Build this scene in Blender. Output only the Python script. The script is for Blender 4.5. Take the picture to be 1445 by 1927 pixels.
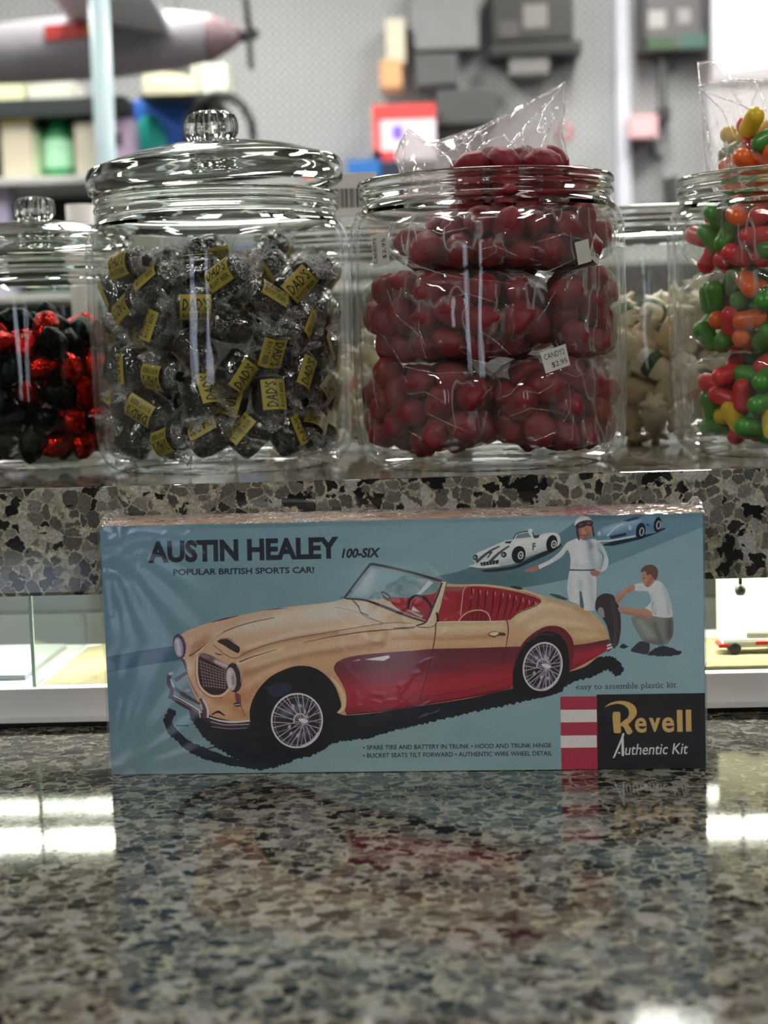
import bpy, bmesh, math, random
import numpy as np
from mathutils import Vector, Matrix, Quaternion
from mathutils.geometry import delaunay_2d_cdt

PI = math.pi
R = math.radians
random.seed(7)
rng = np.random.default_rng(11)
scene = bpy.context.scene
for o in list(bpy.data.objects):
    bpy.data.objects.remove(o)
col = scene.collection

# ------------------------------------------------------------------ camera
IMG_W, IMG_H, FPX = 1445, 1927, 3113.0
CAM_H, CAM_PITCH, CAM_YAW, CAM_ROLL = 0.238683, R(5.50686), R(-2.53908), R(-1.79837)
_f = Vector((math.sin(CAM_YAW) * math.cos(CAM_PITCH), math.cos(CAM_YAW) * math.cos(CAM_PITCH), -math.sin(CAM_PITCH)))
_r = Vector((math.cos(CAM_YAW), -math.sin(CAM_YAW), 0))
_u = _r.cross(_f)
CR = _r * math.cos(CAM_ROLL) + _u * math.sin(CAM_ROLL)
CU = -_r * math.sin(CAM_ROLL) + _u * math.cos(CAM_ROLL)
CF = _f
EYE = Vector((0, 0, CAM_H))
cam_data = bpy.data.cameras.new('camera')
cam = bpy.data.objects.new('camera', cam_data)
col.objects.link(cam)
cam.matrix_world = Matrix(((CR.x, CU.x, -CF.x, EYE.x), (CR.y, CU.y, -CF.y, EYE.y), (CR.z, CU.z, -CF.z, EYE.z), (0, 0, 0, 1)))
cam_data.sensor_fit = 'AUTO'
cam_data.sensor_width = 36.0
cam_data.lens = FPX / IMG_H * 36.0
cam_data.clip_start = 0.02
cam_data.clip_end = 60
cam_data.dof.use_dof = True
cam_data.dof.focus_distance = 0.98
cam_data.dof.aperture_fstop = cam_data.lens / 1000 / 0.0072
scene.camera = cam


def ray(px, py):
    return (CF + CR * ((px - IMG_W / 2) / FPX) - CU * ((py - IMG_H / 2) / FPX))


def at(px, py, Y):
    """the point in the world that stands at depth Y along the line of sight through a pixel"""
    d = ray(px, py)
    return EYE + d * (Y / d.y)


def at_z(px, py, z):
    d = ray(px, py)
    return EYE + d * ((z - EYE.z) / d.z)


# ------------------------------------------------------------------ exposure, world
scene.view_settings.view_transform = 'Standard'
scene.view_settings.look = 'None'
scene.view_settings.gamma = 1
scene.view_settings.use_curve_mapping = False
scene.view_settings.exposure = 0.28
scene.cycles.transparent_max_bounces = 28
scene.cycles.max_bounces = 12
scene.cycles.transmission_bounces = 10
scene.cycles.glossy_bounces = 4
scene.cycles.diffuse_bounces = 3
scene.cycles.sample_clamp_indirect = 6
world = bpy.data.worlds.new('world')
scene.world = world
world.use_nodes = True
world.node_tree.nodes['Background'].inputs[0].default_value = (0.7, 0.8, 1, 1)
world.node_tree.nodes['Background'].inputs[1].default_value = 0.3

# strengths of the lamps, the added front pair among them (the lamps themselves are built further down)
LAMP_BACK, LAMP_MID, LAMP_FRONT, LAMP_SHOP, LED_FRONT, LED_REAR = 29.0, 15.0, 31.0, 3.0, 70.0, 20.0


# ------------------------------------------------------------------ helpers
def lin(c):
    if isinstance(c, str):
        c = [int(c[i:i + 2], 16) / 255 for i in (0, 2, 4)]
    elif max(c) > 1.0:
        c = [v / 255 for v in c]
    return tuple(v / 12.92 if v <= 0.04045 else ((v + 0.055) / 1.055) ** 2.4 for v in c[:3])


class G:
    """node tree shorthand"""

    def __init__(s, name):
        s.m = bpy.data.materials.new(name)
        s.m.use_nodes = True
        s.t = s.m.node_tree
        s.t.nodes.clear()
        s.out = s.t.nodes.new('ShaderNodeOutputMaterial')

    def n(s, kind, **kw):
        nd = s.t.nodes.new('ShaderNode' + kind)
        for k, v in kw.items():
            if k.startswith('i_'):
                s.set(nd, k[2:], v)
            elif k == 'ins':
                for kk, vv in v.items():
                    s.set(nd, kk, vv)
            else:
                setattr(nd, k, v)
        return nd

    def set(s, nd, key, v):
        if isinstance(v, bpy.types.NodeSocket):
            s.t.links.new(v, nd.inputs[key])
        else:
            nd.inputs[key].default_value = v

    def ramp(s, fac, stops, interp='LINEAR'):
        nd = s.t.nodes.new('ShaderNodeValToRGB')
        nd.color_ramp.interpolation = interp
        el = nd.color_ramp.elements
        while len(el) < len(stops):
            el.new(0.5)
        for e, (p, c) in zip(el, stops):
            e.position = p
            e.color = (*(c if hasattr(c, '__len__') else (c, c, c)), 1)[:4]
        s.t.links.new(fac, nd.inputs[0])
        return nd.outputs[0]

    def mix(s, fac, a, b, mode='MIX'):
        nd = s.t.nodes.new('ShaderNodeMix')
        nd.data_type = 'RGBA'
        nd.blend_type = mode
        for k, v in ((0, fac), (6, a), (7, b)):
            if isinstance(v, bpy.types.NodeSocket):
                s.t.links.new(v, nd.inputs[k])
            else:
                nd.inputs[k].default_value = v if k == 0 else (*v, 1)[:4]
        return nd.outputs[2]

    def math(s, op, a, b=0.0):
        nd = s.t.nodes.new('ShaderNodeMath')
        nd.operation = op
        for k, v in ((0, a), (1, b)):
            s.set(nd, k, v)
        return nd.outputs[0]

    def coord(s, which='Object'):
        return s.n('TexCoord').outputs[which]

    def mapping(s, vec, scale=(1, 1, 1), loc=(0, 0, 0), rot=(0, 0, 0)):
        nd = s.n('Mapping')
        s.t.links.new(vec, nd.inputs[0])
        nd.inputs['Scale'].default_value = scale
        nd.inputs['Location'].default_value = loc
        nd.inputs['Rotation'].default_value = rot
        return nd.outputs[0]

    def noise(s, vec, scale, detail=3, rough=0.5, out=0):
        nd = s.n('TexNoise')
        if vec is not None:
            s.t.links.new(vec, nd.inputs['Vector'])
        nd.inputs['Scale'].default_value = scale
        nd.inputs['Detail'].default_value = detail
        nd.inputs['Roughness'].default_value = rough
        return nd.outputs[out]

    def bump(s, height, strength=0.3, dist=0.001):
        nd = s.n('Bump')
        nd.inputs['Strength'].default_value = strength
        nd.inputs['Distance'].default_value = dist
        s.t.links.new(height, nd.inputs['Height'])
        return nd.outputs[0]

    def done(s, shader):
        s.t.links.new(shader, s.out.inputs[0])
        return s.m


def plain(name, c, rough=0.5, metal=0.0, spec=0.5, coat=0.0, vary=0.12, scale=60, bump=0.0, sss=0.0, trans=0.0):
    """a plain painted / plastic / paper surface with a faint procedural variation"""
    g = G(name)
    c = lin(c)
    nz = g.noise(g.coord(), scale, 3)
    base = g.mix(nz, tuple(v * (1 - vary) for v in c), tuple(min(1, v * (1 + vary)) for v in c))
    p = g.n('BsdfPrincipled', ins={'Base Color': base, 'Roughness': rough, 'Metallic': metal, 'Specular IOR Level': spec, 'Coat Weight': coat, 'Transmission Weight': trans})
    if sss:
        p.inputs['Subsurface Weight'].default_value = sss
        p.inputs['Subsurface Radius'].default_value = (0.006, 0.002, 0.002)
        p.inputs['Subsurface Scale'].default_value = 1.0
    if bump:
        g.set(p, 'Normal', g.bump(nz, bump, 0.002))
    return g.done(p.outputs[0])


def emitter(name, c, strength):
    g = G(name)
    e = g.n('Emission', ins={'Color': (*lin(c), 1), 'Strength': strength})
    return g.done(e.outputs[0])


class MB:
    """collects shapes, each with a material slot, and links them as ONE mesh object"""

    def __init__(s):
        s.v, s.f, s.mi, s.mats, s.smooth = [], [], [], [], []

    def slot(s, m):
        if m not in s.mats:
            s.mats.append(m)
        return s.mats.index(m)

    def add(s, verts, faces, mat, smooth=False, xf=None):
        b = len(s.v)
        if xf is not None:
            verts = [xf @ Vector(v) for v in verts]
        s.v.extend(tuple(v) for v in verts)
        k = s.slot(mat)
        for f in faces:
            s.f.append(tuple(b + i for i in f))
            s.mi.append(k)
            s.smooth.append(smooth)
        return s

    def box(s, lo, hi, mat, xf=None, bev=0.0):
        x0, y0, z0 = lo
        x1, y1, z1 = hi
        if bev <= 0:
            v = [(x0, y0, z0), (x1, y0, z0), (x1, y1, z0), (x0, y1, z0), (x0, y0, z1), (x1, y0, z1), (x1, y1, z1), (x0, y1, z1)]
            f = [(0, 3, 2, 1), (4, 5, 6, 7), (0, 1, 5, 4), (1, 2, 6, 5), (2, 3, 7, 6), (3, 0, 4, 7)]
            return s.add(v, f, mat, False, xf)
        bm = bmesh.new()
        bmesh.ops.create_cube(bm, size=1)
        for q in bm.verts:
            q.co = Vector(((x0 + x1) / 2 + q.co.x * (x1 - x0), (y0 + y1) / 2 + q.co.y * (y1 - y0), (z0 + z1) / 2 + q.co.z * (z1 - z0)))
        bmesh.ops.bevel(bm, geom=bm.edges[:], offset=bev, segments=2, affect='EDGES', profile=0.7)
        s.bm(bm, mat, False, xf)
        return s

    def bm(s, bm, mat, smooth=True, xf=None):
        bm.verts.index_update()
        s.add([q.co.copy() for q in bm.verts], [[q.index for q in f.verts] for f in bm.faces], mat, smooth, xf)
        bm.free()
        return s

    def lathe(s, prof, mat, seg=64, xf=None, smooth=True, closed=False, mod=None):
        """prof: list of (r, z); mod(a, r, z) -> (r, z) allows ribs"""
        vs, fs, rows = [], [], []
        for r, z in prof:
            if r < 1e-7:
                rows.append([len(vs)])
                vs.append((0, 0, z))
            else:
                row = []
                for k in range(seg):
                    a = 2 * PI * k / seg
                    rr, zz = mod(a, r, z) if mod else (r, z)
                    row.append(len(vs))
                    vs.append((rr * math.cos(a), rr * math.sin(a), zz))
                rows.append(row)
        pairs = list(zip(rows[:-1], rows[1:]))
        if closed:
            pairs.append((rows[-1], rows[0]))
        for a, b in pairs:
            for k in range(seg):
                k2 = (k + 1) % seg
                if len(a) == 1 and len(b) == 1:
                    continue
                if len(a) == 1:
                    fs.append((a[0], b[k2], b[k]))
                elif len(b) == 1:
                    fs.append((a[k], a[k2], b[0]))
                else:
                    fs.append((a[k], a[k2], b[k2], b[k]))
        return s.add(vs, fs, mat, smooth, xf)

    def tube(s, pts, rad, mat, seg=10, xf=None, cap=True):
        pts = [Vector(p) for p in pts]
        n = len(pts)
        rads = rad if hasattr(rad, '__len__') else [rad] * n
        vs, fs = [], []
        up = Vector((0, 0, 1))
        prev = None
        for i, p in enumerate(pts):
            t = (pts[min(i + 1, n - 1)] - pts[max(i - 1, 0)]).normalized()
            if prev is None:
                x = t.cross(up)
                if x.length < 1e-4:
                    x = t.cross(Vector((1, 0, 0)))
            else:
                x = prev - t * prev.dot(t)
            x.normalize()
            prev = x
            y = t.cross(x)
            for k in range(seg):
                a = 2 * PI * k / seg
                vs.append(p + (x * math.cos(a) + y * math.sin(a)) * rads[i])
        for i in range(n - 1):
            for k in range(seg):
                k2 = (k + 1) % seg
                fs.append((i * seg + k, i * seg + k2, (i + 1) * seg + k2, (i + 1) * seg + k))
        if cap:
            fs.append(tuple(range(seg))[::-1])
            fs.append(tuple((n - 1) * seg + k for k in range(seg)))
        return s.add(vs, fs, mat, True, xf)

    def mesh(s, name):
        me = bpy.data.meshes.new(name)
        me.from_pydata(s.v, [], s.f)
        for m in s.mats:
            me.materials.append(m)
        me.polygons.foreach_set('material_index', s.mi)
        me.polygons.foreach_set('use_smooth', s.smooth)
        me.update()
        return me

    def build(s, name, parent=None, loc=None):
        o = bpy.data.objects.new(name, s.mesh(name))
        col.objects.link(o)
        if parent is not None:
            o.parent = parent
        if loc is not None:
            o.location = loc
        return o


def tag(o, label=None, cat=None, group=None, kind=None):
    if label:
        o['label'] = label
    if cat:
        o['category'] = cat
    if group:
        o['group'] = group
    if kind:
        o['kind'] = kind
    return o


def empty(name, loc=(0, 0, 0), rot=(0, 0, 0)):
    o = bpy.data.objects.new(name, None)
    o.empty_display_size = 0.02
    o.location = loc
    o.rotation_euler = rot
    col.objects.link(o)
    return o


def copy_tree(o, parent=None):
    c = o.copy()
    col.objects.link(c)
    if parent is not None:
        c.parent = parent
    for ch in list(o.children):
        copy_tree(ch, c)
    return c


_glyphs = {}


def text_mesh(s, offset=0.0, shear=0.0, res=4, spacing=1.0):
    """outline triangles of a line of text, as 2-D points and faces, x from 0"""
    key = (s, offset, shear, res, spacing)
    if key not in _glyphs:
        c = bpy.data.curves.new('lettering', 'FONT')
        c.body = s
        c.offset = offset
        c.shear = shear
        c.resolution_u = res
        c.space_character = spacing
        o = bpy.data.objects.new('lettering', c)
        col.objects.link(o)
        dg = bpy.context.evaluated_depsgraph_get()
        me = bpy.data.meshes.new_from_object(o.evaluated_get(dg))
        pts = [(v.co.x, v.co.y) for v in me.vertices]
        fs = [tuple(p.vertices) for p in me.polygons]
        bpy.data.objects.remove(o)
        bpy.data.curves.remove(c)
        bpy.data.meshes.remove(me)
        _glyphs[key] = (np.array(pts).reshape(-1, 2), fs)
    return _glyphs[key]


def finer(P, F, times=2):
    """split the letters' triangles so that they follow a curved label"""
    P = [tuple(p) for p in P]
    T = []
    for f in F:
        T += [(f[0], f[i], f[i + 1]) for i in range(1, len(f) - 1)]
    for _ in range(times):
        mid, out = {}, []

        def m(a, b):
            k = (min(a, b), max(a, b))
            if k not in mid:
                mid[k] = len(P)
                P.append(((P[a][0] + P[b][0]) / 2, (P[a][1] + P[b][1]) / 2))
            return mid[k]
        for a, b, c in T:
            x, y, z = m(a, b), m(b, c), m(c, a)
            out += [(a, x, z), (x, b, y), (z, y, c), (x, y, z)]
        T = out
    return np.array(P), T


def text_on(mb, s, mat, centre, width, height, ex, ey, offset=0.02, shear=0.0, mirror=False, res=3):
    """letters laid on a plane: centred at `centre`, filling width x height along the unit axes ex, ey"""
    P, F = text_mesh(s, offset, shear, res)
    lo, hi = P.min(0), P.max(0)
    q = (P - (lo + hi) / 2) / (hi - lo)
    if mirror:
        q = q * (-1, 1)
    mb.add([centre + ex * (x * width) + ey * (y * height) for x, y in q], F, mat)


# ------------------------------------------------------------------ materials of the setting
def granite(name, seed=0.0, gain=1.0, scale=118.0, clots=62.0):
    """grey speckled granite: rounded dark crystals in a pale ground, black clots"""
    g = G(name)
    co = g.mapping(g.coord(), loc=(seed, seed * 0.7, seed * 0.3))

    def warped(scale, amt):
        wn = g.noise(co, scale, 3, 0.6, 1)
        sb = g.n('VectorMath', operation='SUBTRACT')
        g.t.links.new(wn, sb.inputs[0])
        sb.inputs[1].default_value = (0.5, 0.5, 0.5)
        vm = g.n('VectorMath', operation='SCALE')
        g.t.links.new(sb.outputs[0], vm.inputs[0])
        vm.inputs['Scale'].default_value = amt
        va = g.n('VectorMath', operation='ADD')
        g.t.links.new(co, va.inputs[0])
        g.t.links.new(vm.outputs[0], va.inputs[1])
        return va.outputs[0]
    w = warped(scale * 2.4, 0.55 / scale)
    vo = g.n('TexVoronoi', feature='F1', ins={'Vector': w, 'Scale': scale, 'Randomness': 1.0})
    ed = g.n('TexVoronoi', feature='DISTANCE_TO_EDGE', ins={'Vector': w, 'Scale': scale, 'Randomness': 1.0})
    sep = g.n('SeparateColor')
    g.t.links.new(vo.outputs['Color'], sep.inputs[0])
    fine = g.noise(co, 620, 4, 0.75)
    mid = g.noise(co, scale * 1.5, 3, 0.6)
    patch = g.noise(co, scale * 0.55, 2, 0.5)
    k = gain
    cell = g.ramp(sep.outputs[0], [(0.0, (0.012 * k, 0.013 * k, 0.013 * k)), (0.16, (0.02 * k, 0.021 * k, 0.021 * k)), (0.2, (0.06 * k, 0.06 * k, 0.057 * k)), (0.6, (0.105 * k, 0.102 * k, 0.084 * k)), (0.82, (0.15 * k, 0.147 * k, 0.135 * k)), (0.86, (0.27 * k, 0.265 * k, 0.245 * k)), (1.0, (0.33 * k, 0.325 * k, 0.30 * k))])
    light = g.mix(g.ramp(mid, [(0.3, 0.0), (0.7, 1.0)]), (0.145 * k, 0.139 * k, 0.108 * k), (0.42 * k, 0.40 * k, 0.305 * k))
    thr = g.ramp(patch, [(0.36, 0.012), (0.53, 0.06), (0.70, 0.24)])
    dist = g.math('SUBTRACT', ed.outputs[0], thr)
    edge = g.ramp(g.math('ADD', g.math('MULTIPLY', dist, 4.0), 0.5), [(0.40, 1.0), (0.60, 0.0)])
    c = g.mix(edge, cell, light)
    c = g.mix(0.8, c, g.ramp(fine, [(0.30, 0.45), (0.70, 1.35)]), 'MULTIPLY')
    bl = g.noise(warped(160, 0.006), clots, 2, 0.5)
    blk = g.ramp(bl, [(0.625, 0.0), (0.64, 1.0)])
    c = g.mix(blk, c, (0.010, 0.011, 0.012))
    p = g.n('BsdfPrincipled', ins={'Base Color': c, 'Roughness': 0.05, 'Specular IOR Level': 0.7})
    g.set(p, 'Normal', g.bump(fine, 0.03, 0.0004))
    return g.done(p.outputs[0])


def schlick(g, normal=None, f0=0.05):
    """mirror reflectance of a thin clear sheet, the same from both of its sides"""
    lw = g.n('LayerWeight', ins={'Blend': 0.5})
    if normal is not None:
        g.set(lw, 'Normal', normal)
    k = g.math('POWER', lw.outputs['Facing'], 5.0)
    return g.math('ADD', g.math('MULTIPLY', k, 0.92 - f0), f0)


def thin_glass(name, tint=(0.955, 0.97, 0.955), rough=0.015, ior=1.5, bump=0.0):
    g = G(name)
    fr = schlick(g, None, 0.03)
    tr = g.n('BsdfTransparent', ins={'Color': (*tint, 1)})
    gl = g.n('BsdfGlossy', ins={'Color': (1, 1, 1, 1), 'Roughness': rough})
    if bump:
        nz = g.noise(g.mapping(g.coord(), scale=(1, 1, 0.25)), 30, 2)
        b = g.bump(nz, bump, 0.01)
        g.set(gl, 'Normal', b)
    mx = g.n('MixShader')
    g.t.links.new(fr, mx.inputs[0])
    g.t.links.new(tr.outputs[0], mx.inputs[1])
    g.t.links.new(gl.outputs[0], mx.inputs[2])
    return g.done(mx.outputs[0])


def solid_glass(name, c=(0.97, 0.985, 0.965), bump=0.05):
    g = G(name)
    nz = g.noise(g.mapping(g.coord(), scale=(1, 1, 3)), 45, 2)
    gl = g.n('BsdfGlass', ins={'Color': (*c, 1), 'Roughness': 0.01, 'IOR': 1.47})
    g.set(gl, 'Normal', g.bump(nz, bump, 0.004))
    return g.done(gl.outputs[0])


def film(name, spec=0.16, scale=70, tint=(0.97, 0.965, 0.97), bump=0.9, haze=0.0, stretch=(1, 1, 0.35), rough=0.08, crease=7.0):
    """clear crinkled plastic: mostly see-through, with sharp wrinkle highlights"""
    g = G(name)
    co = g.mapping(g.coord(), scale=stretch, rot=(0.2, 0.35, 0.5))
    n1 = g.noise(co, scale, 2, 0.55)
    ridge = g.ramp(n1, [(0.0, 0.0), (0.475, 0.12), (0.5, 1.0), (0.525, 0.12), (1.0, 0.0)])
    n3 = g.noise(co, scale * 0.3, 1)
    ridge = g.math('MULTIPLY', ridge, g.ramp(n3, [(0.42, 0.0), (0.6, 1.0)]))
    n2 = g.noise(co, scale * 0.45, 2, 0.5)
    h = g.math('ADD', g.math('MULTIPLY', ridge, 0.5), n2)
    nb = g.bump(h, bump, 0.006)
    fr = schlick(g, nb)
    f = g.math('ADD', fr, spec * 0.3)
    tr = g.n('BsdfTransparent', ins={'Color': (*tint, 1)})
    gl = g.n('BsdfGlossy', ins={'Color': (1, 1, 1, 1), 'Roughness': rough, 'Normal': nb})
    mx = g.n('MixShader')
    g.t.links.new(f, mx.inputs[0])
    g.t.links.new(tr.outputs[0], mx.inputs[1])
    g.t.links.new(gl.outputs[0], mx.inputs[2])
    sh = mx.outputs[0]
    if haze:
        df = g.n('BsdfTranslucent', ins={'Color': (0.9, 0.88, 0.88, 1)})
        d2 = g.n('BsdfDiffuse', ins={'Color': (0.9, 0.88, 0.88, 1)})
        ad = g.n('MixShader', ins={0: 0.5})
        g.t.links.new(df.outputs[0], ad.inputs[1])
        g.t.links.new(d2.outputs[0], ad.inputs[2])
        m2 = g.n('MixShader')
        hz = g.math('MULTIPLY', ridge, haze * crease)
        g.t.links.new(g.math('ADD', hz, haze), m2.inputs[0])
        g.t.links.new(sh, m2.inputs[1])
        g.t.links.new(ad.outputs[0], m2.inputs[2])
        sh = m2.outputs[0]
    return g.done(sh)


M = {}
M['granite'] = granite('speckled_granite', 0.31, 0.95, 140.0, 92.0)
M['granite_shelf'] = granite('speckled_granite_ledge', 1.77, 1.25, 124.0, 84.0)
M['jar_wall'] = thin_glass('jar_wall_glass', (0.975, 0.985, 0.972), bump=0.12)
M['jar_thick'] = solid_glass('jar_thick_glass')
M['pane'] = thin_glass('pane_glass', (0.93, 0.97, 0.95))
M['pane_edge'] = plain('pane_edge_green', (176, 200, 188), 0.25, vary=0.05)
M['film'] = film('clear_bag_film', spec=0.06, scale=44, bump=1.0, haze=0.020, crease=22.0, rough=0.06)
M['wrap'] = film('candy_wrapper_film', spec=0.06, scale=200, bump=1.0, haze=0.007, stretch=(1, 1, 1), rough=0.05)
M['wrap_end'] = film('wrapper_twist_film', spec=0.2, scale=300, bump=1.0, haze=0.10, stretch=(1, 1, 1), rough=0.05)
M['crease'] = film('film_crease', spec=0.35, scale=260, bump=0.6, haze=0.12, crease=1.0, rough=0.05)
M['bag_top'] = film('loose_bag_film', spec=0.22, scale=42, bump=1.0, haze=0.14, crease=4.5)
M['white_plastic'] = plain('white_plastic', (232, 232, 234), 0.4, vary=0.03)
M['dark_plastic'] = plain('dark_plastic', (22, 22, 24), 0.5)
M['ink'] = plain('black_ink', (14, 13, 15), 0.5, vary=0.0)
M['paper'] = plain('white_paper', (222, 218, 212), 0.6, vary=0.04)

# ------------------------------------------------------------------ the room
FLOOR_Z, CEIL_Z, BACK_Y, FRONT_Y, SIDE_X = -0.95, 1.85, 5.5, -3.2, 3.4


def pegboard():
    g = G('grey_pegboard')
    co = g.coord()
    fr = g.n('VectorMath', operation='FRACTION')
    sc = g.n('VectorMath', operation='SCALE')
    g.t.links.new(co, sc.inputs[0])
    sc.inputs['Scale'].default_value = 1 / 0.0254
    g.t.links.new(sc.outputs[0], fr.inputs[0])
    sp = g.n('SeparateXYZ')
    g.t.links.new(fr.outputs[0], sp.inputs[0])
    dx = g.math('SUBTRACT', sp.outputs[0], 0.5)
    dz = g.math('SUBTRACT', sp.outputs[2], 0.5)
    d = g.math('SQRT', g.math('ADD', g.math('MULTIPLY', dx, dx), g.math('MULTIPLY', dz, dz)))
    hole = g.math('LESS_THAN', d, 0.26)
    nz = g.noise(co, 1.6, 3)
    base = g.mix(nz, (0.37, 0.38, 0.385), (0.44, 0.45, 0.455))
    c = g.mix(hole, base, (0.05, 0.05, 0.05))
    p = g.n('BsdfPrincipled', ins={'Base Color': c, 'Roughness': 0.6})
    return g.done(p.outputs[0])


m_peg = pegboard()
m_wall = plain('painted_wall', (120, 120, 118), 0.8, vary=0.04, scale=3)
m_front = plain('shop_front_wall', (62, 57, 53), 0.8, vary=0.08, scale=3)
m_floor = plain('vinyl_floor', (110, 104, 98), 0.45, vary=0.15, scale=8)
m_ceil = plain('ceiling_tiles', (112, 112, 110), 0.9, vary=0.04, scale=12)


def slab(name, lo, hi, m):
    o = MB().box(lo, hi, m).build(name)
    o['kind'] = 'structure'
    return o


slab('floor', (-SIDE_X - .1, FRONT_Y - .1, FLOOR_Z - .1), (SIDE_X + .1, BACK_Y + .1, FLOOR_Z), m_floor)
slab('ceiling', (-SIDE_X - .1, FRONT_Y - .1, CEIL_Z), (SIDE_X + .1, BACK_Y + .1, CEIL_Z + .1), m_ceil)
slab('wall_back', (-SIDE_X, BACK_Y, FLOOR_Z), (SIDE_X, BACK_Y + .1, CEIL_Z), m_peg)
slab('wall_left', (-SIDE_X - .1, FRONT_Y, FLOOR_Z), (-SIDE_X, BACK_Y, CEIL_Z), m_wall)
slab('wall_right', (SIDE_X, FRONT_Y, FLOOR_Z), (SIDE_X + .1, BACK_Y, CEIL_Z), m_wall)
slab('wall_front', (-SIDE_X, FRONT_Y - .1, FLOOR_Z), (SIDE_X, FRONT_Y, CEIL_Z), m_front)
# shop windows in the front wall, behind the photographer
m_daylight = emitter('daylit_shop_window', (225, 236, 255), LAMP_SHOP)
for k, (x0, x1) in enumerate(((-1.55, -1.2), (-0.62, -0.42))):
    w = MB().box((x0, FRONT_Y, 0.0), (x1, FRONT_Y + 0.012, 0.8), m_daylight).build('window_%d' % (k + 1))
    w['kind'] = 'structure'
    fr = MB()
    for lo, hi in (((x0 - .05, 0, -.05), (x1 + .05, .05, 0)), ((x0 - .05, 0, 0.8), (x1 + .05, .05, 0.85)), ((x0 - .05, 0, 0), (x0, .05, 0.8)), ((x1, 0, 0), (x1 + .05, .05, 0.8)), ((x0, 0.02, .58), (x1, .05, .62))):
        fr.box((lo[0], FRONT_Y + lo[1], lo[2]), (hi[0], FRONT_Y + hi[1], hi[2]), M['dark_plastic'])
    fr.build('window_frame', w)


# ceiling lights
def ceiling_light(x, y, strength, w=0.3, l=1.2, label=''):
    t = empty('ceiling_light', (x, y, CEIL_Z))
    f = MB()
    for lo, hi in (((-w / 2 - .03, -l / 2 - .03), (-w / 2, l / 2 + .03)), ((w / 2, -l / 2 - .03), (w / 2 + .03, l / 2 + .03)), ((-w / 2, -l / 2 - .03), (w / 2, -l / 2)), ((-w / 2, l / 2), (w / 2, l / 2 + .03))):
        f.box((*lo, -0.05), (*hi, 0), M['white_plastic'])
    f.build('frame', t)
    MB().box((-w / 2, -l / 2, -0.035), (w / 2, l / 2, -0.02), emitter('light_diffuser', (255, 252, 246), strength)).build('diffuser', t)
    tag(t, label, 'ceiling light', 'ceiling lights')


for x in (-2.0, -0.7, 0.6, 1.9):
    ceiling_light(x, 4.2, LAMP_BACK, label='white fluorescent ceiling light over the aisle by the pegboard wall')
for x in (-1.4, 0.0, 1.4):
    ceiling_light(x, 2.2, LAMP_MID, label='white fluorescent ceiling light over the aisle behind the counter')
for x in (-1.5, 1.5):  # unseen pair added on the camera side to brighten the box front
    ceiling_light(x, -0.9, LAMP_FRONT, label='added white fluorescent ceiling light in front of the counter, lighting the kit box')

# ------------------------------------------------------------------ counter, ledge, display case
LEDGE_Y, LEDGE_T, LEDGE_B = 0.9935, 0.16291, 0.09657
CASE_Y = 1.0588
tag(MB().box((-1.6, 0.02, -0.04), (1.6, 1.75, 0), M['granite'], bev=0.004).build('granite_counter'), 'polished speckled granite counter the model kit box stands on', 'counter')
cb = MB().box((-1.55, 0.1, FLOOR_Z), (1.55, 1.7, -0.04), m_front).build('counter_cabinet')
tag(cb, 'cabinet that carries the granite counter', 'cabinet')
ledge = MB().box((-1.6, LEDGE_Y, LEDGE_B), (1.6, 1.62, LEDGE_T), M['granite_shelf'], bev=0.0025).build('granite_ledge')
tag(ledge, 'thick speckled granite ledge above the display case, candy jars standing on it', 'ledge')

case = tag(empty('display_case', (0, CASE_Y, 0)), 'long lit glass display case with white base under the granite ledge', 'display case')
mb = MB().box((-1.5, 0.004, 0), (1.5, 0.5, 0.004), M['dark_plastic'])
mb.build('shade_plinth', case)  # dark strip put in for the shaded gap under the case base
mb = MB().box((-1.5, 0.0, 0.0062), (1.5, 0.5, 0.0262), M['white_plastic'], bev=0.0008)
mb.box((-1.5, -0.003, 0.004), (1.5, 0.0, 0.0082), M['white_plastic'], bev=0.0008)
mb.build('base', case)
mb = MB().box((-1.5, 0.004, 0.0262), (1.5, 0.007, LEDGE_B), M['pane'])
mb.build('front_pane', case)
m_caseback = plain('case_back_grey', (62, 65, 62), 0.5, vary=0.1, scale=20)
mb = MB().box((-1.5, 0.165, 0.0262), (1.5, 0.175, 0.050), m_caseback)
mb.box((-1.5, 0.175, 0.0262), (1.5, 0.21, 0.046), m_caseback)
mb.box((-1.5, 0.21, 0.0262), (1.5, 0.22, LEDGE_B), m_caseback)
mb.build('back_panel', case)
xd = at(62, 1200, CASE_Y + 0.01).x
for dx in (0.0, 0.42, 0.84):
    MB().box((xd + dx - 0.0008, 0.007, 0.0262), (xd + dx + 0.0008, 0.165, LEDGE_B), M['pane']).box((xd + dx - 0.0011, 0.0068, 0.0262), (xd + dx + 0.0011, 0.0095, LEDGE_B), M['pane_edge']).build('divider', case)


def led(y, strength, label):
    t = empty('led_strip', (0, y, LEDGE_B))
    MB().box((-1.45, -0.006, -0.004), (1.45, 0.006, -0.0005), M['white_plastic']).build('channel', t)
    MB().box((-1.45, -0.004, -0.0055), (1.45, 0.004, -0.004), emitter('led_glow', (255, 250, 234), strength)).build('diffuser', t)
    tag(t, label, 'light strip')


led(1.115, LED_FRONT, 'white light strip under the ledge, the one nearer the front pane')
led(1.20, LED_REAR, 'white light strip under the ledge, the one nearer the case back')


# ------------------------------------------------------------------ things inside the display case
m_sand = plain('sand', (150, 138, 106), 0.95, vary=0.35, scale=120, bump=0.9)
from mathutils import noise as mnoise


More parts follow.
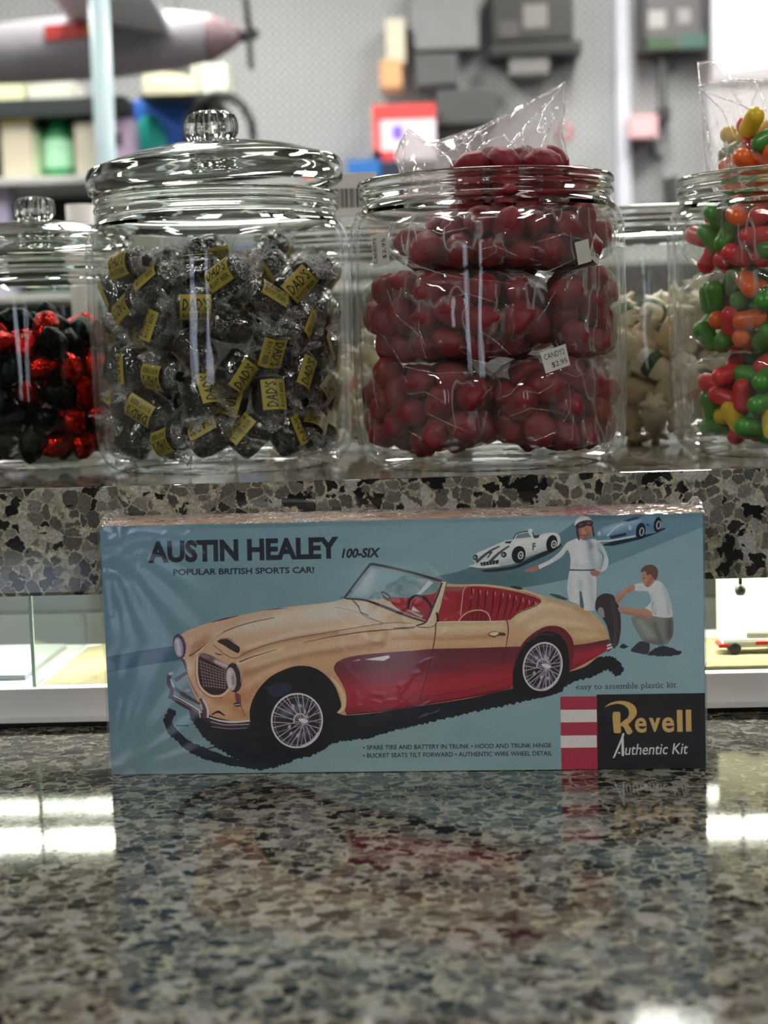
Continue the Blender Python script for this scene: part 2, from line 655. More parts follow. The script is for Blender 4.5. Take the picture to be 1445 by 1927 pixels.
def mound(name, x0, x1, y0, y1, z, h, m, label, cat):
    nx, ny = 70, 24
    vs, fs = [], []
    for j in range(ny + 1):
        for i in range(nx + 1):
            x, y = x0 + (x1 - x0) * i / nx, y0 + (y1 - y0) * j / ny
            e = min(1, 8 * min(i / nx, 1 - i / nx, j / ny, 1 - j / ny) + 0.0)
            k = 0.5 + 0.5 * mnoise.noise(Vector((x * 45, y * 45, 3))) + 0.25 * mnoise.noise(Vector((x * 130, y * 130, 7)))
            vs.append((x, y, z + e * h * (0.35 + 0.65 * k) * (0.55 + 0.45 * j / ny)))
    for j in range(ny):
        for i in range(nx):
            a = j * (nx + 1) + i
            fs.append((a, a + 1, a + nx + 2, a + nx + 1))
    o = MB().add(vs, fs, m, True).build(name)
    return tag(o, label, cat, kind='stuff')


mound('sand_bed', xd + 0.003, xd + 0.40, CASE_Y + 0.012, CASE_Y + 0.155, 0.0265, 0.016, m_sand, 'bed of beige sand in the lit display case behind the glass', 'sand')
sheet = MB().box((-0.62, CASE_Y + 0.03, 0.0264), (xd - 0.012, CASE_Y + 0.15, 0.0300), plain('pale_blue_card', (168, 176, 184), 0.6, vary=0.03), bev=0.0005).build('card_sheet')
tag(sheet, 'pale blue card lying in the display case left of the sand', 'card')
xr = at(1352, 1180, CASE_Y + 0.12).x
card = MB().box((xr, CASE_Y + 0.125, 0.0264), (xr + 0.30, CASE_Y + 0.130, 0.0945), plain('cream_board', (244, 240, 214), 0.7, vary=0.03), bev=0.0005).build('backing_board')
tag(card, 'bright cream board standing in the display case right of the kit box', 'board')
ground = MB().box((xr - 0.03, CASE_Y + 0.012, 0.0264), (xr + 0.30, CASE_Y + 0.120, 0.0285), m_sand, bev=0.0008).build('sandy_base_board')
tag(ground, 'sandy coloured base board under the small red and white model car', 'board')

# a small red and white model car in the case, to the right of the box
cp = at(1418, 1246, CASE_Y + 0.06)
car = tag(empty('model_car', (cp.x, cp.y, 0.0286)), 'tiny white and red toy car on the sandy board in the display case', 'toy car')
m_tw, m_tr = plain('toy_white', (236, 234, 226), 0.3), plain('toy_red', (190, 40, 38), 0.3)
b = MB()
b.box((-0.022, -0.008, 0.004), (0.022, 0.008, 0.0105), m_tw, bev=0.0025)
b.box((-0.006, -0.0068, 0.010), (0.011, 0.0068, 0.0155), m_tw, bev=0.002)
b.box((-0.0245, -0.0085, 0.0045), (-0.012, 0.0085, 0.0070), m_tr, bev=0.0008)
b.box((0.0, -0.0088, 0.006), (0.022, 0.0088, 0.0085), m_tr, bev=0.0006)
b.build('car_body', car)
for sx in (-0.014, 0.014):
    for sy in (-0.0085, 0.0085):
        w = MB().lathe([(0, -0.0015), (0.0035, -0.0015), (0.0042, -0.0008), (0.0042, 0.0008), (0.0035, 0.0015), (0, 0.0015)], M['dark_plastic'], 20, Matrix.Translation((sx, sy, 0.0042)) @ Matrix.Rotation(PI / 2, 4, 'X'))
        w.build('wheel', car)
kp = at(1393, 1110, CASE_Y + 0.05)
kn = MB()
kn.tube([(0, 0, LEDGE_B - 0.0002), (0, 0, kp.z + 0.004)], 0.0012, M['dark_plastic'], 10, Matrix.Translation((kp.x, kp.y, 0)))
kn.lathe([(0, -0.004), (0.0025, -0.0035), (0.0037, -0.001), (0.0037, 0.001), (0.0025, 0.0035), (0, 0.004)], M['dark_plastic'], 20, Matrix.Translation((kp.x, kp.y, kp.z)))
tag(kn.build('suspended_ball'), 'small dark round ball hanging under the ledge before the cream board', 'ball')

# ------------------------------------------------------------------ glass jars
JAR_OUT = [(0, 0.0012), (0.060, 0.0012), (0.066, 0.0), (0.071, 0.0), (0.078, 0.0022), (0.0838, 0.0072), (0.0875, 0.0145), (0.0893, 0.025), (0.0900, 0.06), (0.0904, 0.11), (0.0905, 0.146), (0.0900, 0.155), (0.0880, 0.162), (0.0852, 0.1665)]
JAR_NECK = [(0.0852, 0.1665), (0.0825, 0.1690), (0.0812, 0.1715), (0.0815, 0.1735), (0.0833, 0.1750), (0.0838, 0.1768), (0.0832, 0.1787), (0.0818, 0.1800), (0.0835, 0.1815), (0.0842, 0.1838), (0.0838, 0.1856), (0.0822, 0.1863), (0.0800, 0.1858), (0.0788, 0.1840), (0.0782, 0.1760), (0.0784, 0.1700), (0.0815, 0.1645)]
JAR_IN = [(0.0815, 0.1645), (0.0845, 0.160), (0.0862, 0.152), (0.0868, 0.140), (0.0866, 0.10), (0.0858, 0.05), (0.0848, 0.027), (0.083, 0.018), (0.079, 0.0115), (0.072, 0.0085), (0.062, 0.0080), (0, 0.0080)]
LID = [(0.0790, 0.1885), (0.0800, 0.1875), (0.0840, 0.1880), (0.0868, 0.1900), (0.0880, 0.1945), (0.0880, 0.2000), (0.0862, 0.2045), (0.0835, 0.2060), (0.0800, 0.2068), (0.0700, 0.2105), (0.0560, 0.2145), (0.0420, 0.2172), (0.0300, 0.2188), (0.0215, 0.2196), (0.0150, 0.2204), (0, 0.2206),
       ]
LID_IN = [(0, 0.2150), (0.030, 0.2140), (0.050, 0.2108), (0.066, 0.2062), (0.0765, 0.2015), (0.0780, 0.1970), (0.0782, 0.1910)]
KNOB = [(0, 0.2207), (0.0125, 0.2207), (0.0158, 0.2222), (0.0182, 0.2255), (0.0188, 0.2300), (0.0184, 0.2345), (0.0168, 0.2382), (0.0130, 0.2405), (0.0070, 0.2416), (0, 0.2418)]


def make_jar(x, y, s, label, lid=None):
    t = empty('glass_jar', (x, y, LEDGE_T))
    sc = lambda pr: [(r * s, z * s) for r, z in pr]
    b = MB().lathe(sc(JAR_OUT), M['jar_wall'], 96)
    b.lathe(sc(JAR_NECK), M['jar_thick'], 96)
    b.lathe(sc(JAR_IN), M['jar_wall'], 96)
    b.build('jar_body', t)
    if lid is not None:
        l = MB().lathe(sc(LID + LID_IN), M['jar_thick'], 96, closed=True).build('lid', t)
        l.rotation_euler = (0, lid, 0)
        l.location = (-math.sin(lid) * 0.19 * s, 0, 0.0018 * s if lid else 0)
        k = MB()

        def facet(a, r, z):
            q = abs(((a * 14 / (2 * PI)) % 1.0) - 0.5) * 2
            return (r * (0.90 + 0.10 * q ** 0.5) if r > 0.01 * s else r, z)
        k.lathe(sc(KNOB), M['jar_thick'], 84, smooth=False, mod=facet)
        k.build('lid_knob', l)
    tag(t, label, 'jar')
    return t


S_A, S_E = 0.82, 0.965
PA, PB, PC, PD = at(78, 640, 1.228), Vector((-0.1592, 1.145, 0)), Vector((0.0243, 1.102, 0)), Vector((at(1256, 420, 1.143).x + 0.0905, 1.143, 0))
PE, PF = Vector((0.156, 1.338, 0)), Vector((at(662, 600, 1.36).x, 1.36, 0))
make_jar(PB.x, PB.y, 1.0, 'large round lidded glass jar full of brown root beer candies', R(-2.2))
make_jar(PC.x, PC.y, 1.0, 'large open glass jar holding clear bags of red gummy candies')
make_jar(PD.x, PD.y, 1.0, 'large open glass jar with bags of green orange and yellow candies')
make_jar(PA.x, PA.y, S_A, 'smaller lidded glass jar of red foil candies', 0.0)
make_jar(PE.x, PE.y, S_E, 'glass jar of pale wrapped candies behind the gap between the red and the multicoloured jars')
make_jar(PF.x, PF.y, 0.93, 'glass jar mostly hidden behind the root beer and red candy jars')


# ------------------------------------------------------------------ packing
def pack(n, r, inside, seed, start, iters=420, grav=(0, 0, -1), bump=0.55):
    """settle n balls of radius r: `inside(P)` pushes points back into the container"""
    g = np.random.default_rng(seed)
    P = start(g, n)
    gv = np.array(grav, float)
    for it in range(iters):
        k = 1 - it / iters
        P = P + gv * (0.10 * r * (0.25 + k))
        for _ in range(3):
            D = P[:, None, :] - P[None, :, :]
            L = np.sqrt((D ** 2).sum(-1)) + np.eye(n)
            ov = np.clip(2 * r - L, 0, None) * (1 - np.eye(n))
            P = P + (D / L[..., None] * ov[..., None] * (0.5 * bump)).sum(1)
            P = inside(P)
    return P


def in_jar(r, Rin, zf, corner=0.02):
    def f(P):
        q = P.copy()
        rad = np.hypot(q[:, 0], q[:, 1])
        q[:, 2] = np.maximum(q[:, 2], zf + r)
        lim = np.full(len(q), Rin - r)
        low = np.clip((zf + corner + r * 0.3 - q[:, 2]) / corner, 0, 1)
        lim = lim - low ** 2 * 0.010
        k = np.minimum(1, lim / np.maximum(rad, 1e-9))
        q[:, 0] *= k
        q[:, 1] *= k
        return q
    return f


def rand_rot(g):
    q = g.normal(size=4)
    return Quaternion(q / np.linalg.norm(q))


def tangent_rot(g, p, bias=0.8):
    """lies with its side towards the glass wall: local -Y faces outwards; roll random"""
    a = math.atan2(p[1], p[0])
    spin = Quaternion((0, 0, 1), a + PI / 2) @ Quaternion((0, 1, 0), g.uniform(-PI, PI))
    tilt = Quaternion((1, 0, 0), g.normal() * 0.8) @ Quaternion((0, 0, 1), g.normal() * 0.35)
    return spin @ tilt


def where(p, zlo, zhi, s):
    """words for where in its jar a piece lies"""
    h = (p[2] - zlo) / (zhi - zlo)
    v = 'at the bottom' if h < 0.2 else 'low down' if h < 0.42 else 'halfway up' if h < 0.62 else 'high up' if h < 0.82 else 'on top'
    a = math.degrees(math.atan2(p[0], -p[1]))
    if abs(a) < 18:
        u = 'at the middle of the front'
    elif abs(a) < 55:
        u = 'at the front ' + ('right' if a > 0 else 'left')
    elif abs(a) < 110:
        u = 'by the ' + ('right' if a > 0 else 'left') + ' side'
    else:
        u = 'at the back'
    return v + ' ' + u


# ------------------------------------------------------------------ root beer barrels
m_barrel = plain('root_beer_candy', (13, 8, 7), 0.22, coat=0.3, vary=0.4, scale=200)
m_label = plain('yellow_label', (164, 146, 56), 0.5, vary=0.15, scale=300)
BL, BR_ = 0.0118, 0.0098


def barrel_parts():
    t = empty('root_beer_candy')
    X = Matrix.Rotation(PI / 2, 4, 'Y')

    def ribs(a, r, z):
        return (r * (1 + 0.025 * math.cos(a * 16)), z)
    MB().lathe([(0, -BL), (0.0062, -BL), (0.0082, -BL * 0.82), (0.0092, -BL * 0.4), (0.0094, 0), (0.0092, BL * 0.4), (0.0082, BL * 0.82), (0.0062, BL), (0, BL)], m_barrel, 48, X, mod=ribs).build('barrel', t)
    # wrapper: tube round the barrel, pinched and fanned out at both ends
    w = MB()
    g = np.random.default_rng(5)
    prof = [(0.0098, -0.0200), (0.0082, -0.0180), (0.0050, -0.0158), (0.0036, -0.0144), (0.0058, -0.0130), (0.0090, -0.0112), (0.0101, -0.007), (0.0104, 0.0), (0.0101, 0.007), (0.0090, 0.0112), (0.0058, 0.0130), (0.0036, 0.0144), (0.0050, 0.0158), (0.0082, 0.0180), (0.0098, 0.0200)]

    def crumple(a, r, z):
        e = max(0.0, (abs(z) - 0.010) / 0.013)
        f = 1 + e * (0.35 * math.cos(5 * a + z * 300) + 0.22 * math.cos(9 * a + 1.3)) + 0.02 * math.cos(7 * a + 900 * z)
        flat = 1 - 0.55 * min(1, e)
        return (r * f * (flat + (1 - flat) * abs(math.cos(a + 0.4))), z + 0.0018 * e * math.sin(4 * a))
    w.lathe(prof[5:10], M['wrap'], 40, X, mod=crumple)
    w.lathe(prof[:6], M['wrap_end'], 40, X, mod=crumple)
    w.lathe(prof[9:], M['wrap_end'], 40, X, mod=crumple)
    w.build('wrapper', t)
    # the printed label: two patches on opposite sides, letters on top
    l = MB()
    rl = 0.0108

    def cyl(x, a, r):
        return Vector((x, -r * math.cos(a), r * math.sin(a)))
    for a0 in (0.0,):
        n = 10
        hw, ha = 0.0088, 0.74
        vs = [cyl(sx * hw, a0 - ha + 2 * ha * k / n, rl) for k in range(n + 1) for sx in (-1, 1)]
        l.add(vs, [(2 * k, 2 * k + 1, 2 * k + 3, 2 * k + 2) for k in range(n)], m_label, True)
        for s, ac, hh, ww, off, sh in (("DAD'S", 0.22, 0.62, 0.0150, 0.016, 0.12), ('ROOT BEER', -0.40, 0.30, 0.0142, 0.01, 0.0)):
            Pt, F = finer(*text_mesh(s, off, sh, 1), 3 if s[0] == 'D' else 1)
            lo, hi = Pt.min(0), Pt.max(0)
            q = (Pt - (lo + hi) / 2) / (hi - lo)
            sgn = 1
            l.add([cyl(sgn * x * ww, a0 + ac + y * hh, rl + 0.00012) for x, y in q], F, M['ink'])
        l.add([cyl(sx * 0.0088, a0 + a, rl + 0.0001) for a in (-0.125, -0.10) for sx in (-1, 1)], [(0, 1, 3, 2)], M['ink'])
    l.build('label', t)
    return t


proto = barrel_parts()
g = np.random.default_rng(21)
Pk = pack(153, 0.0144, in_jar(0.0144, 0.0838, 0.0095), 3, lambda g, n: np.stack([g.uniform(-.06, .06, n), g.uniform(-.06, .06, n), g.uniform(.02, .30, n)], 1))
zt = float(np.sort(Pk[:, 2])[-8])
first = True
n_root = 0
for p in Pk:
    rad = math.hypot(p[0], p[1])
    if rad < 0.046 and p[2] < zt - 0.035:
        continue
    if p[1] > 0.035 and p[2] < zt - 0.04:
        continue
    o = proto if first else copy_tree(proto)
    first = False
    o.scale = (1.15, 1.15, 1.15)
    o.location = (PB.x + p[0], PB.y + p[1], LEDGE_T + p[2])
    o.rotation_mode = 'QUATERNION'
    o.rotation_quaternion = tangent_rot(g, p) if rad > 0.05 else rand_rot(g)
    tag(o, 'root beer candy %s of the lidded jar' % where(p, 0.0, zt, 1), 'candy', 'root beer candies in the lidded jar')
    n_root += 1


# ------------------------------------------------------------------ red foil candies in the small jar
def foil(name, c, rough=0.28):
    gg = G(name)
    co = gg.coord()
    v = gg.n('TexVoronoi', ins={'Vector': co, 'Scale': 620.0})
    nz = gg.noise(co, 200, 2)
    cc = lin(c)
    base = gg.mix(nz, tuple(q * 0.7 for q in cc), tuple(min(1, q * 1.25) for q in cc))
    p = gg.n('BsdfPrincipled', ins={'Base Color': base, 'Metallic': 1.0, 'Roughness': rough})
    gg.set(p, 'Normal', gg.bump(gg.math('ADD', v.outputs['Distance'], gg.math('MULTIPLY', nz, 1.5)), 0.8, 0.0005))
    return gg.done(p.outputs[0])


m_rfoil, m_gfoil = foil('red_foil', (168, 26, 18), 0.22), foil('dark_foil', (24, 32, 29), 0.3)


def foil_candy(name, m, seed):
    g = np.random.default_rng(seed)
    bm = bmesh.new()
    bmesh.ops.create_icosphere(bm, subdivisions=4, radius=1)
    for v in bm.verts:
        c = v.co.copy()
        n = mnoise.noise(c * 2.2 + Vector((seed, 0, 0))) * 0.10 + mnoise.noise(c * 6 + Vector((0, seed, 0))) * 0.05
        tw = max(0, abs(c.x) - 0.82) * 0.9
        v.co = Vector((c.x * (1.30 + tw), c.y, c.z * 0.92)) * (0.0096 * (1 + n))
    return MB().bm(bm, m, True).build(name)


pr, pg = foil_candy('foil_candy', m_rfoil, 2), foil_candy('foil_candy', m_gfoil, 5)
Pk = pack(215, 0.0105, in_jar(0.0105, 0.0862 * S_A, 0.0075), 8, lambda g, n: np.stack([g.uniform(-.04, .04, n), g.uniform(-.04, .04, n), g.uniform(.02, .25, n)], 1))
zt = float(np.sort(Pk[:, 2])[-6])
used = {0: False, 1: False}
k = 0
for p in Pk:
    rad = math.hypot(p[0], p[1])
    if (rad < 0.036 and p[2] < zt - 0.03) or p[1] > 0.02:
        continue
    kind = 1 if (k * 7) % 10 in (1, 3, 4, 6, 8) else 0
    k += 1
    src = pg if kind else pr
    o = src if not used[kind] else src.copy()
    if used[kind]:
        col.objects.link(o)
    used[kind] = True
    o.location = (PA.x + p[0], PA.y + p[1], LEDGE_T + p[2])
    o.rotation_mode = 'QUATERNION'
    o.rotation_quaternion = rand_rot(g)
    tag(o, '%s foil candy %s of the small jar' % ('dark' if kind else 'red', where(p, 0, zt, 1)), 'candy', 'dark foil candies in the small jar' if kind else 'red foil candies in the small jar')


# ------------------------------------------------------------------ clear bags
def pillow(name, c, a, b, h, seed, mat=None, amp=0.06, e=0.62, rmax=0.0845):
    """a filled clear bag: rounded pillow with wrinkles, kept inside its jar"""
    nu, nv = 56, 30
    vs, fs = [], []
    sg = lambda v: math.copysign(abs(v) ** e, v)
    for j in range(nv + 1):
        ph = -PI / 2 + PI * j / nv
        for i in range(nu):
            th = 2 * PI * i / nu
            d = Vector((sg(math.cos(ph)) * sg(math.cos(th)), sg(math.cos(ph)) * sg(math.sin(th)), sg(math.sin(ph))))
            n = 1 + amp * (mnoise.noise(d * 1.8 + Vector((seed, 1, 2))) + 0.6 * mnoise.noise(d * 4.5 + Vector((seed, 5, 2))) + 0.3 * mnoise.noise(d * 10 + Vector((seed, 9, 2))))
            p = Vector((c[0] + d.x * a * n, c[1] + d.y * b * n, c[2] + d.z * h * n))
            r = math.hypot(p.x, p.y)
            if r > rmax:
                p.x *= rmax / r
                p.y *= rmax / r
            vs.append(p)
    for j in range(nv):
        for i in range(nu):
            i2 = (i + 1) % nu
            fs.append((j * nu + i, j * nu + i2, (j + 1) * nu + i2, (j + 1) * nu + i))
    return MB().add(vs, fs, mat or M['film'], True)


def in_bag(c, a, b, h, r, rmax=0.0845, zmin=0.0):
    def f(P):
        q = (P - c) / np.array([a - r * .8, b - r * .8, h - r * .8])
        L = (np.abs(q) ** 3.6).sum(1) ** (1 / 3.6)
        q = q / np.maximum(L, 1)[:, None]
        P = c + q * np.array([a - r * .8, b - r * .8, h - r * .8])
        rad = np.hypot(P[:, 0], P[:, 1])
        k = np.minimum(1, (rmax - r) / np.maximum(rad, 1e-9))
        P[:, 0] *= k
        P[:, 1] *= k
        return P
    return f


def fill_bag(n, r, c, a, b, h, seed, rmax=0.0845, fall=0.25):
    c = np.array(c, float)
    return pack(n, r, in_bag(c, a, b, h, r, rmax), seed, lambda g, m: c + g.uniform(-.5, .5, (m, 3)) * np.array([a, b, h]), 120, (0, 0, -fall), 0.6)


def sticker(bag, jar, px, py, rot, w, h, lines, radius, lift=0.0):
    """a price label stuck on a bag where it presses against the glass, curved with it"""
    d = ray(px, py)
    o = EYE - Vector((jar.x, jar.y, 0))
    A = d.x * d.x + d.y * d.y
    B = 2 * (o.x * d.x + o.y * d.y)
    Cc = o.x * o.x + o.y * o.y - radius * radius
    t = (-B - math.sqrt(max(0, B * B - 4 * A * Cc))) / (2 * A)
    P = EYE + d * t
    a0 = math.atan2(P.y - jar.y, P.x - jar.x)
    zc = P.z - LEDGE_T
    mb = MB()

    def pt(u, v, rr):
        cu, su = math.cos(rot), math.sin(rot)
        x, y = u * cu - v * su, u * su + v * cu
        a = a0 + x / radius
        return Vector((math.cos(a) * rr, math.sin(a) * rr, zc + y))
    n = 8
    for th, m, flip in ((radius, M['paper'], False), (radius - 0.0002, M['paper'], True)):
        mb.add([pt(-w / 2 + w * i / n, sv * h / 2, th) for i in range(n + 1) for sv in (-1, 1)], [(2 * i, 2 * i + 2, 2 * i + 3, 2 * i + 1) for i in range(n)], m, True)
    for s, yy, hh, ww, xx in lines:
        Pt, F = text_mesh(s, 0.0, 0.0, 2)
        lo, hi = Pt.min(0), Pt.max(0)
        q = (Pt - (lo + hi) / 2) / (hi - lo)
        mb.add([pt(xx * w + x * ww * w, yy * h + y * hh * h, radius + 0.00015) for x, y in q], F, M['ink'])
    return mb.build('price_label', bag)


m_gum = plain('red_gummy', (124, 18, 32), 0.55, coat=0.0, vary=0.25, scale=130, bump=0.25, sss=0.25)


def gummy(name, m, seed, s=0.0100):
    bm = bmesh.new()
    bmesh.ops.create_icosphere(bm, subdivisions=3, radius=1)
    for v in bm.verts:
        c = v.co.copy()
        n = 0.16 * mnoise.noise(c * 1.6 + Vector((seed, 3, 1))) + 0.07 * mnoise.noise(c * 4 + Vector((seed, 8, 1)))
        v.co = Vector((c.x * 1.25, c.y * 1.0, c.z * 0.88)) * s * (1 + n)
    return MB().bm(bm, m, True).mesh(name)


gum_meshes = [gummy('red_gummy', m_gum, k) for k in (1, 4, 9)]


def put(name, me, jar, p, g, label, group, rot=None):
    o = bpy.data.objects.new(name, me)
    col.objects.link(o)
    o.location = (jar.x + p[0], jar.y + p[1], LEDGE_T + p[2])
    o.rotation_mode = 'QUATERNION'
    o.rotation_quaternion = rot if rot is not None else rand_rot(g)
    return tag(o, label, 'candy', group)


def on_jar(px, py, jar, radius):
    """the point on the front of a jar-sized cylinder along a sight line, in the jar's own space"""
    d = ray(px, py)
    q = EYE - Vector((jar.x, jar.y, 0))
    A = d.x * d.x + d.y * d.y
    B = 2 * (q.x * d.x + q.y * d.y)
    t = (-B - math.sqrt(max(0, B * B - 4 * A * (q.x * q.x + q.y * q.y - radius * radius)))) / (2 * A)
    P = EYE + d * t
    return Vector((P.x - jar.x, P.y - jar.y, P.z - LEDGE_T))


def crease_tube(mb, pts, rad):
    P = [pts[0]]
    for a, b2 in zip(pts[:-1], pts[1:]):
        for k in range(1, 7):
            w = mnoise.noise_vector(Vector((a.x * 90 + k * 0.7, a.z * 90, 1.0))) * 0.0008
            P.append(a.lerp(b2, k / 6) + w * math.sin(PI * k / 6))
    n = len(P)
    mb.tube(P, [rad * (0.35 + 0.65 * math.sin(PI * (i + .6) / (n + .2)) * (0.7 + 0.5 * mnoise.noise(Vector((i * 0.8, pts[0].x * 50, 3))))) for i in range(n)], M['crease'], 6)


RED_BAGS = [  # centre, half sizes, pieces, words
    ((-0.040, -0.034, 0.0415), (0.045, 0.046, 0.0285), 44, 'at the bottom on the left'),
    ((0.042, -0.034, 0.0415), (0.044, 0.046, 0.0285), 42, 'at the bottom on the right'),
    ((0.0, 0.045, 0.0415), (0.070, 0.036, 0.0285), 12, 'at the bottom of the back'),
    ((-0.022, -0.034, 0.0985), (0.062, 0.047, 0.0275), 62, 'in the middle layer on the left'),
    ((0.062, -0.030, 0.0985), (0.023, 0.046, 0.0275), 22, 'in the middle layer on the right'),
    ((0.0, 0.045, 0.0985), (0.070, 0.036, 0.0275), 12, 'in the middle layer at the back'),
    ((0.010, -0.030, 0.1455), (0.074, 0.050, 0.0185), 54, 'in the top layer under the shoulder'),
    ((0.006, 0.040, 0.1455), (0.062, 0.036, 0.0185), 7, 'in the top layer at the back'),
]
RED_CREASES = {  # pale thin tubes drawn along the highlights of the bag folds
    6: [((735, 470), (790, 503), (850, 520), (960, 533)), ((985, 535), (1040, 507), (1125, 468)), ((800, 430), (830, 440), (880, 428)), ((905, 470), (930, 462), (975, 482)), ((1010, 455), (1060, 440), (1110, 455)), ((770, 452), (785, 490))],
    3: [((728, 545), (745, 592), (790, 632), (802, 676)), ((790, 555), (788, 620), (800, 650)), ((720, 630), (760, 690), (820, 703), (900, 700)), ((900, 620), (930, 640), (962, 668)), ((840, 560), (880, 552), (935, 570))],
    4: [((1046, 545), (1028, 580), (1010, 605)), ((1090, 640), (1110, 632), (1130, 655)), ((1060, 700), (1085, 710), (1105, 700))],
    0: [((700, 690), (704, 740), (712, 770)), ((755, 702), (775, 730)), ((765, 742), (800, 737), (840, 760)), ((800, 775), (850, 800), (880, 812)), ((705, 790), (703, 840)), ((770, 812), (800, 830))],
    1: [((935, 752), (960, 742), (985, 712)), ((985, 735), (1015, 740), (1042, 722)), ((955, 785), (1000, 768), (1060, 778)), ((1070, 720), (1074, 770), (1060, 795)), ((1000, 830), (1025, 822), (1048, 812)), ((905, 750), (925, 730))],
}
for k, (c, (a, b, h), n, wd) in enumerate(RED_BAGS):
    o = pillow('candy_bag', c, a + 0.001, b + 0.001, h + 0.0005, k * 3.7 + 1, amp=0.05)
    for line in RED_CREASES.get(k, ()):
        crease_tube(o, [on_jar(qx, qy, PC, 0.0850) for qx, qy in line], 0.00050)
    o = o.build('candy_bag', loc=(PC.x, PC.y, LEDGE_T))
    tag(o, 'clear bag of red gummies %s of the open jar' % wd, 'bag', 'bags in the red candy jar')
    for p in fill_bag(n, 0.0096, c, a, b, h, 40 + k):
        put('red_gummy', gum_meshes[int(g.integers(3))], PC, p, g, 'red gummy in the bag %s of the open jar' % wd.split(',')[0], 'red gummies in clear bags')
    if k == 4:
        sticker(o, PC, 1046, 675, R(15), 0.0185, 0.0135, [('CANDY2', 0.22, 0.26, 0.80, -0.02), ('$2.95', -0.24, 0.28, 0.62, 0.1)], 0.0852)
    if k == 6:
        sticker(o, PC, 1098, 474, R(12), 0.0125, 0.014, [], 0.0852)
        sticker(o, PC, 1122, 468, R(62), 0.016, 0.011, [('CANDY2', 0.22, 0.26, 0.80, 0), ('$2.95', -0.24, 0.3, 0.6, 0)], 0.0852)
    if k == 3:
        sticker(o, PC, 714, 470, R(95), 0.0205, 0.0185, [('CANDY2', 0.28, 0.22, 0.78, 0.0), ('$2.95', -0.28, 0.24, 0.62, 0.0)], 0.0852)


def bag_top(name, jar_y, base, top, depth, seed, folds, nu=70, nv=34, yoff=0.0):
    """the loose upper part of a bag sticking out of a jar: two crumpled sheets that meet in a ragged seam"""
    def poly(pts, u):
        d = [0]
        for q, r2 in zip(pts[:-1], pts[1:]):
            d.append(d[-1] + math.hypot(r2[0] - q[0], r2[1] - q[1]))
        s = u * d[-1]
        for i in range(len(d) - 1):
            if s <= d[i + 1] + 1e-9:
                k = (s - d[i]) / max(1e-9, d[i + 1] - d[i])
                return (pts[i][0] + (pts[i + 1][0] - pts[i][0]) * k, pts[i][1] + (pts[i + 1][1] - pts[i][1]) * k)
        return pts[-1]
    vs, fs = [], []
    for side in (-1, 1):
        b0 = len(vs)
        for j in range(nv + 1):
            v = j / nv
            for i in range(nu + 1):
                u = i / nu
                bx, tx = poly(base, u), poly(top, u)
                px, py = bx[0] + (tx[0] - bx[0]) * v, bx[1] + (tx[1] - bx[1]) * v
                y = jar_y + yoff + side * depth * math.sqrt(max(0, 1 - (2 * u - 1) ** 2)) * (1 - v) ** 0.8
                fold = mnoise.noise(Vector((u * 9 + side, v * 1.6, seed))) * 0.010 + mnoise.noise(Vector((u * 24, v * 5 + side, seed + 3))) * 0.005 + (1 - abs(2 * ((u * 6.5 + v * 0.7 + seed) % 1) - 1)) * 0.004 * side * (1 - v)
                y += fold * (0.35 + 0.65 * (1 - v)) * min(1, 6 * min(u, 1 - u) + .15)
                vs.append(at(px, py, y))
        w = nu + 1
        for j in range(nv):
            for i in range(nu):
                a = b0 + j * w + i
                q = (a, a + 1, a + w + 1, a + w)
                fs.append(q if side < 0 else q[::-1])
    t = MB().add(vs, fs, M['bag_top'], True)
    for f in folds:
        crease_tube(t, [at(qx, qy, jar_y - depth * (0.75 * i / max(1, len(f) - 1) + 0.1)) for i, (qx, qy) in enumerate(f)], 0.00075)
    return t.build(name)


o = bag_top('candy_bag', PC.y, [(758, 352), (800, 372), (900, 380), (1000, 372), (1062, 350)],
            [(742, 292), (752, 268), (768, 240), (800, 266), (828, 262), (850, 254), (905, 236), (985, 195), (1066, 152), (1064, 200), (1058, 245), (1068, 292)], 0.05, 2.0,
            [((1064, 154), (985, 200), (905, 240), (845, 262), (818, 278)), ((1058, 160), (960, 215), (880, 262), (822, 300)), ((1055, 166), (1000, 225), (950, 285), (930, 312)), ((1060, 166), (1062, 220), (1056, 262), (1068, 300)), ((1050, 172), (1022, 210), (1010, 250)), ((762, 241), (790, 262), (818, 277)), ((818, 277), (845, 298), (852, 314)), ((745, 292), (752, 270), (768, 243)), ((1050, 200), (1030, 250), (1012, 290)), ((905, 240), (880, 275), (872, 300))])
tag(o, 'loose clear bag of red gummies poking up out of the open jar', 'bag', 'bags in the red candy jar')
for p in fill_bag(34, 0.0100, (0.018, -0.010, 0.176), 0.054, 0.046, 0.027, 77, 0.0755, 0.0):
    put('red_gummy', gum_meshes[int(g.integers(3))], PC, p, g, 'red gummy candy in the bag poking out of the open jar', 'red gummies in clear bags')

# ------------------------------------------------------------------ coloured capsules in the right jar
CAPS = {'green': (66, 138, 48), 'orange': (232, 102, 30), 'yellow': (226, 190, 48), 'red': (206, 52, 56)}
m_cap = {k: plain(k + '_sugar_shell', c, 0.38, coat=0.15, vary=0.10, scale=150, sss=0.12) for k, c in CAPS.items()}


def capsule(name, m, L=0.0115, r=0.0062):
    pr = []
    for k in range(7):
        a = -PI / 2 + PI / 2 * k / 6
        pr.append((r * math.cos(a), -(L - r) + r * math.sin(a)))
    pr += [(q, -z) for q, z in reversed(pr)]
    pr[0] = (0, pr[0][1])
    pr[-1] = (0, pr[-1][1])
    return MB().lathe(pr, m, 28, Matrix.Rotation(PI / 2, 4, 'Y')).mesh(name)


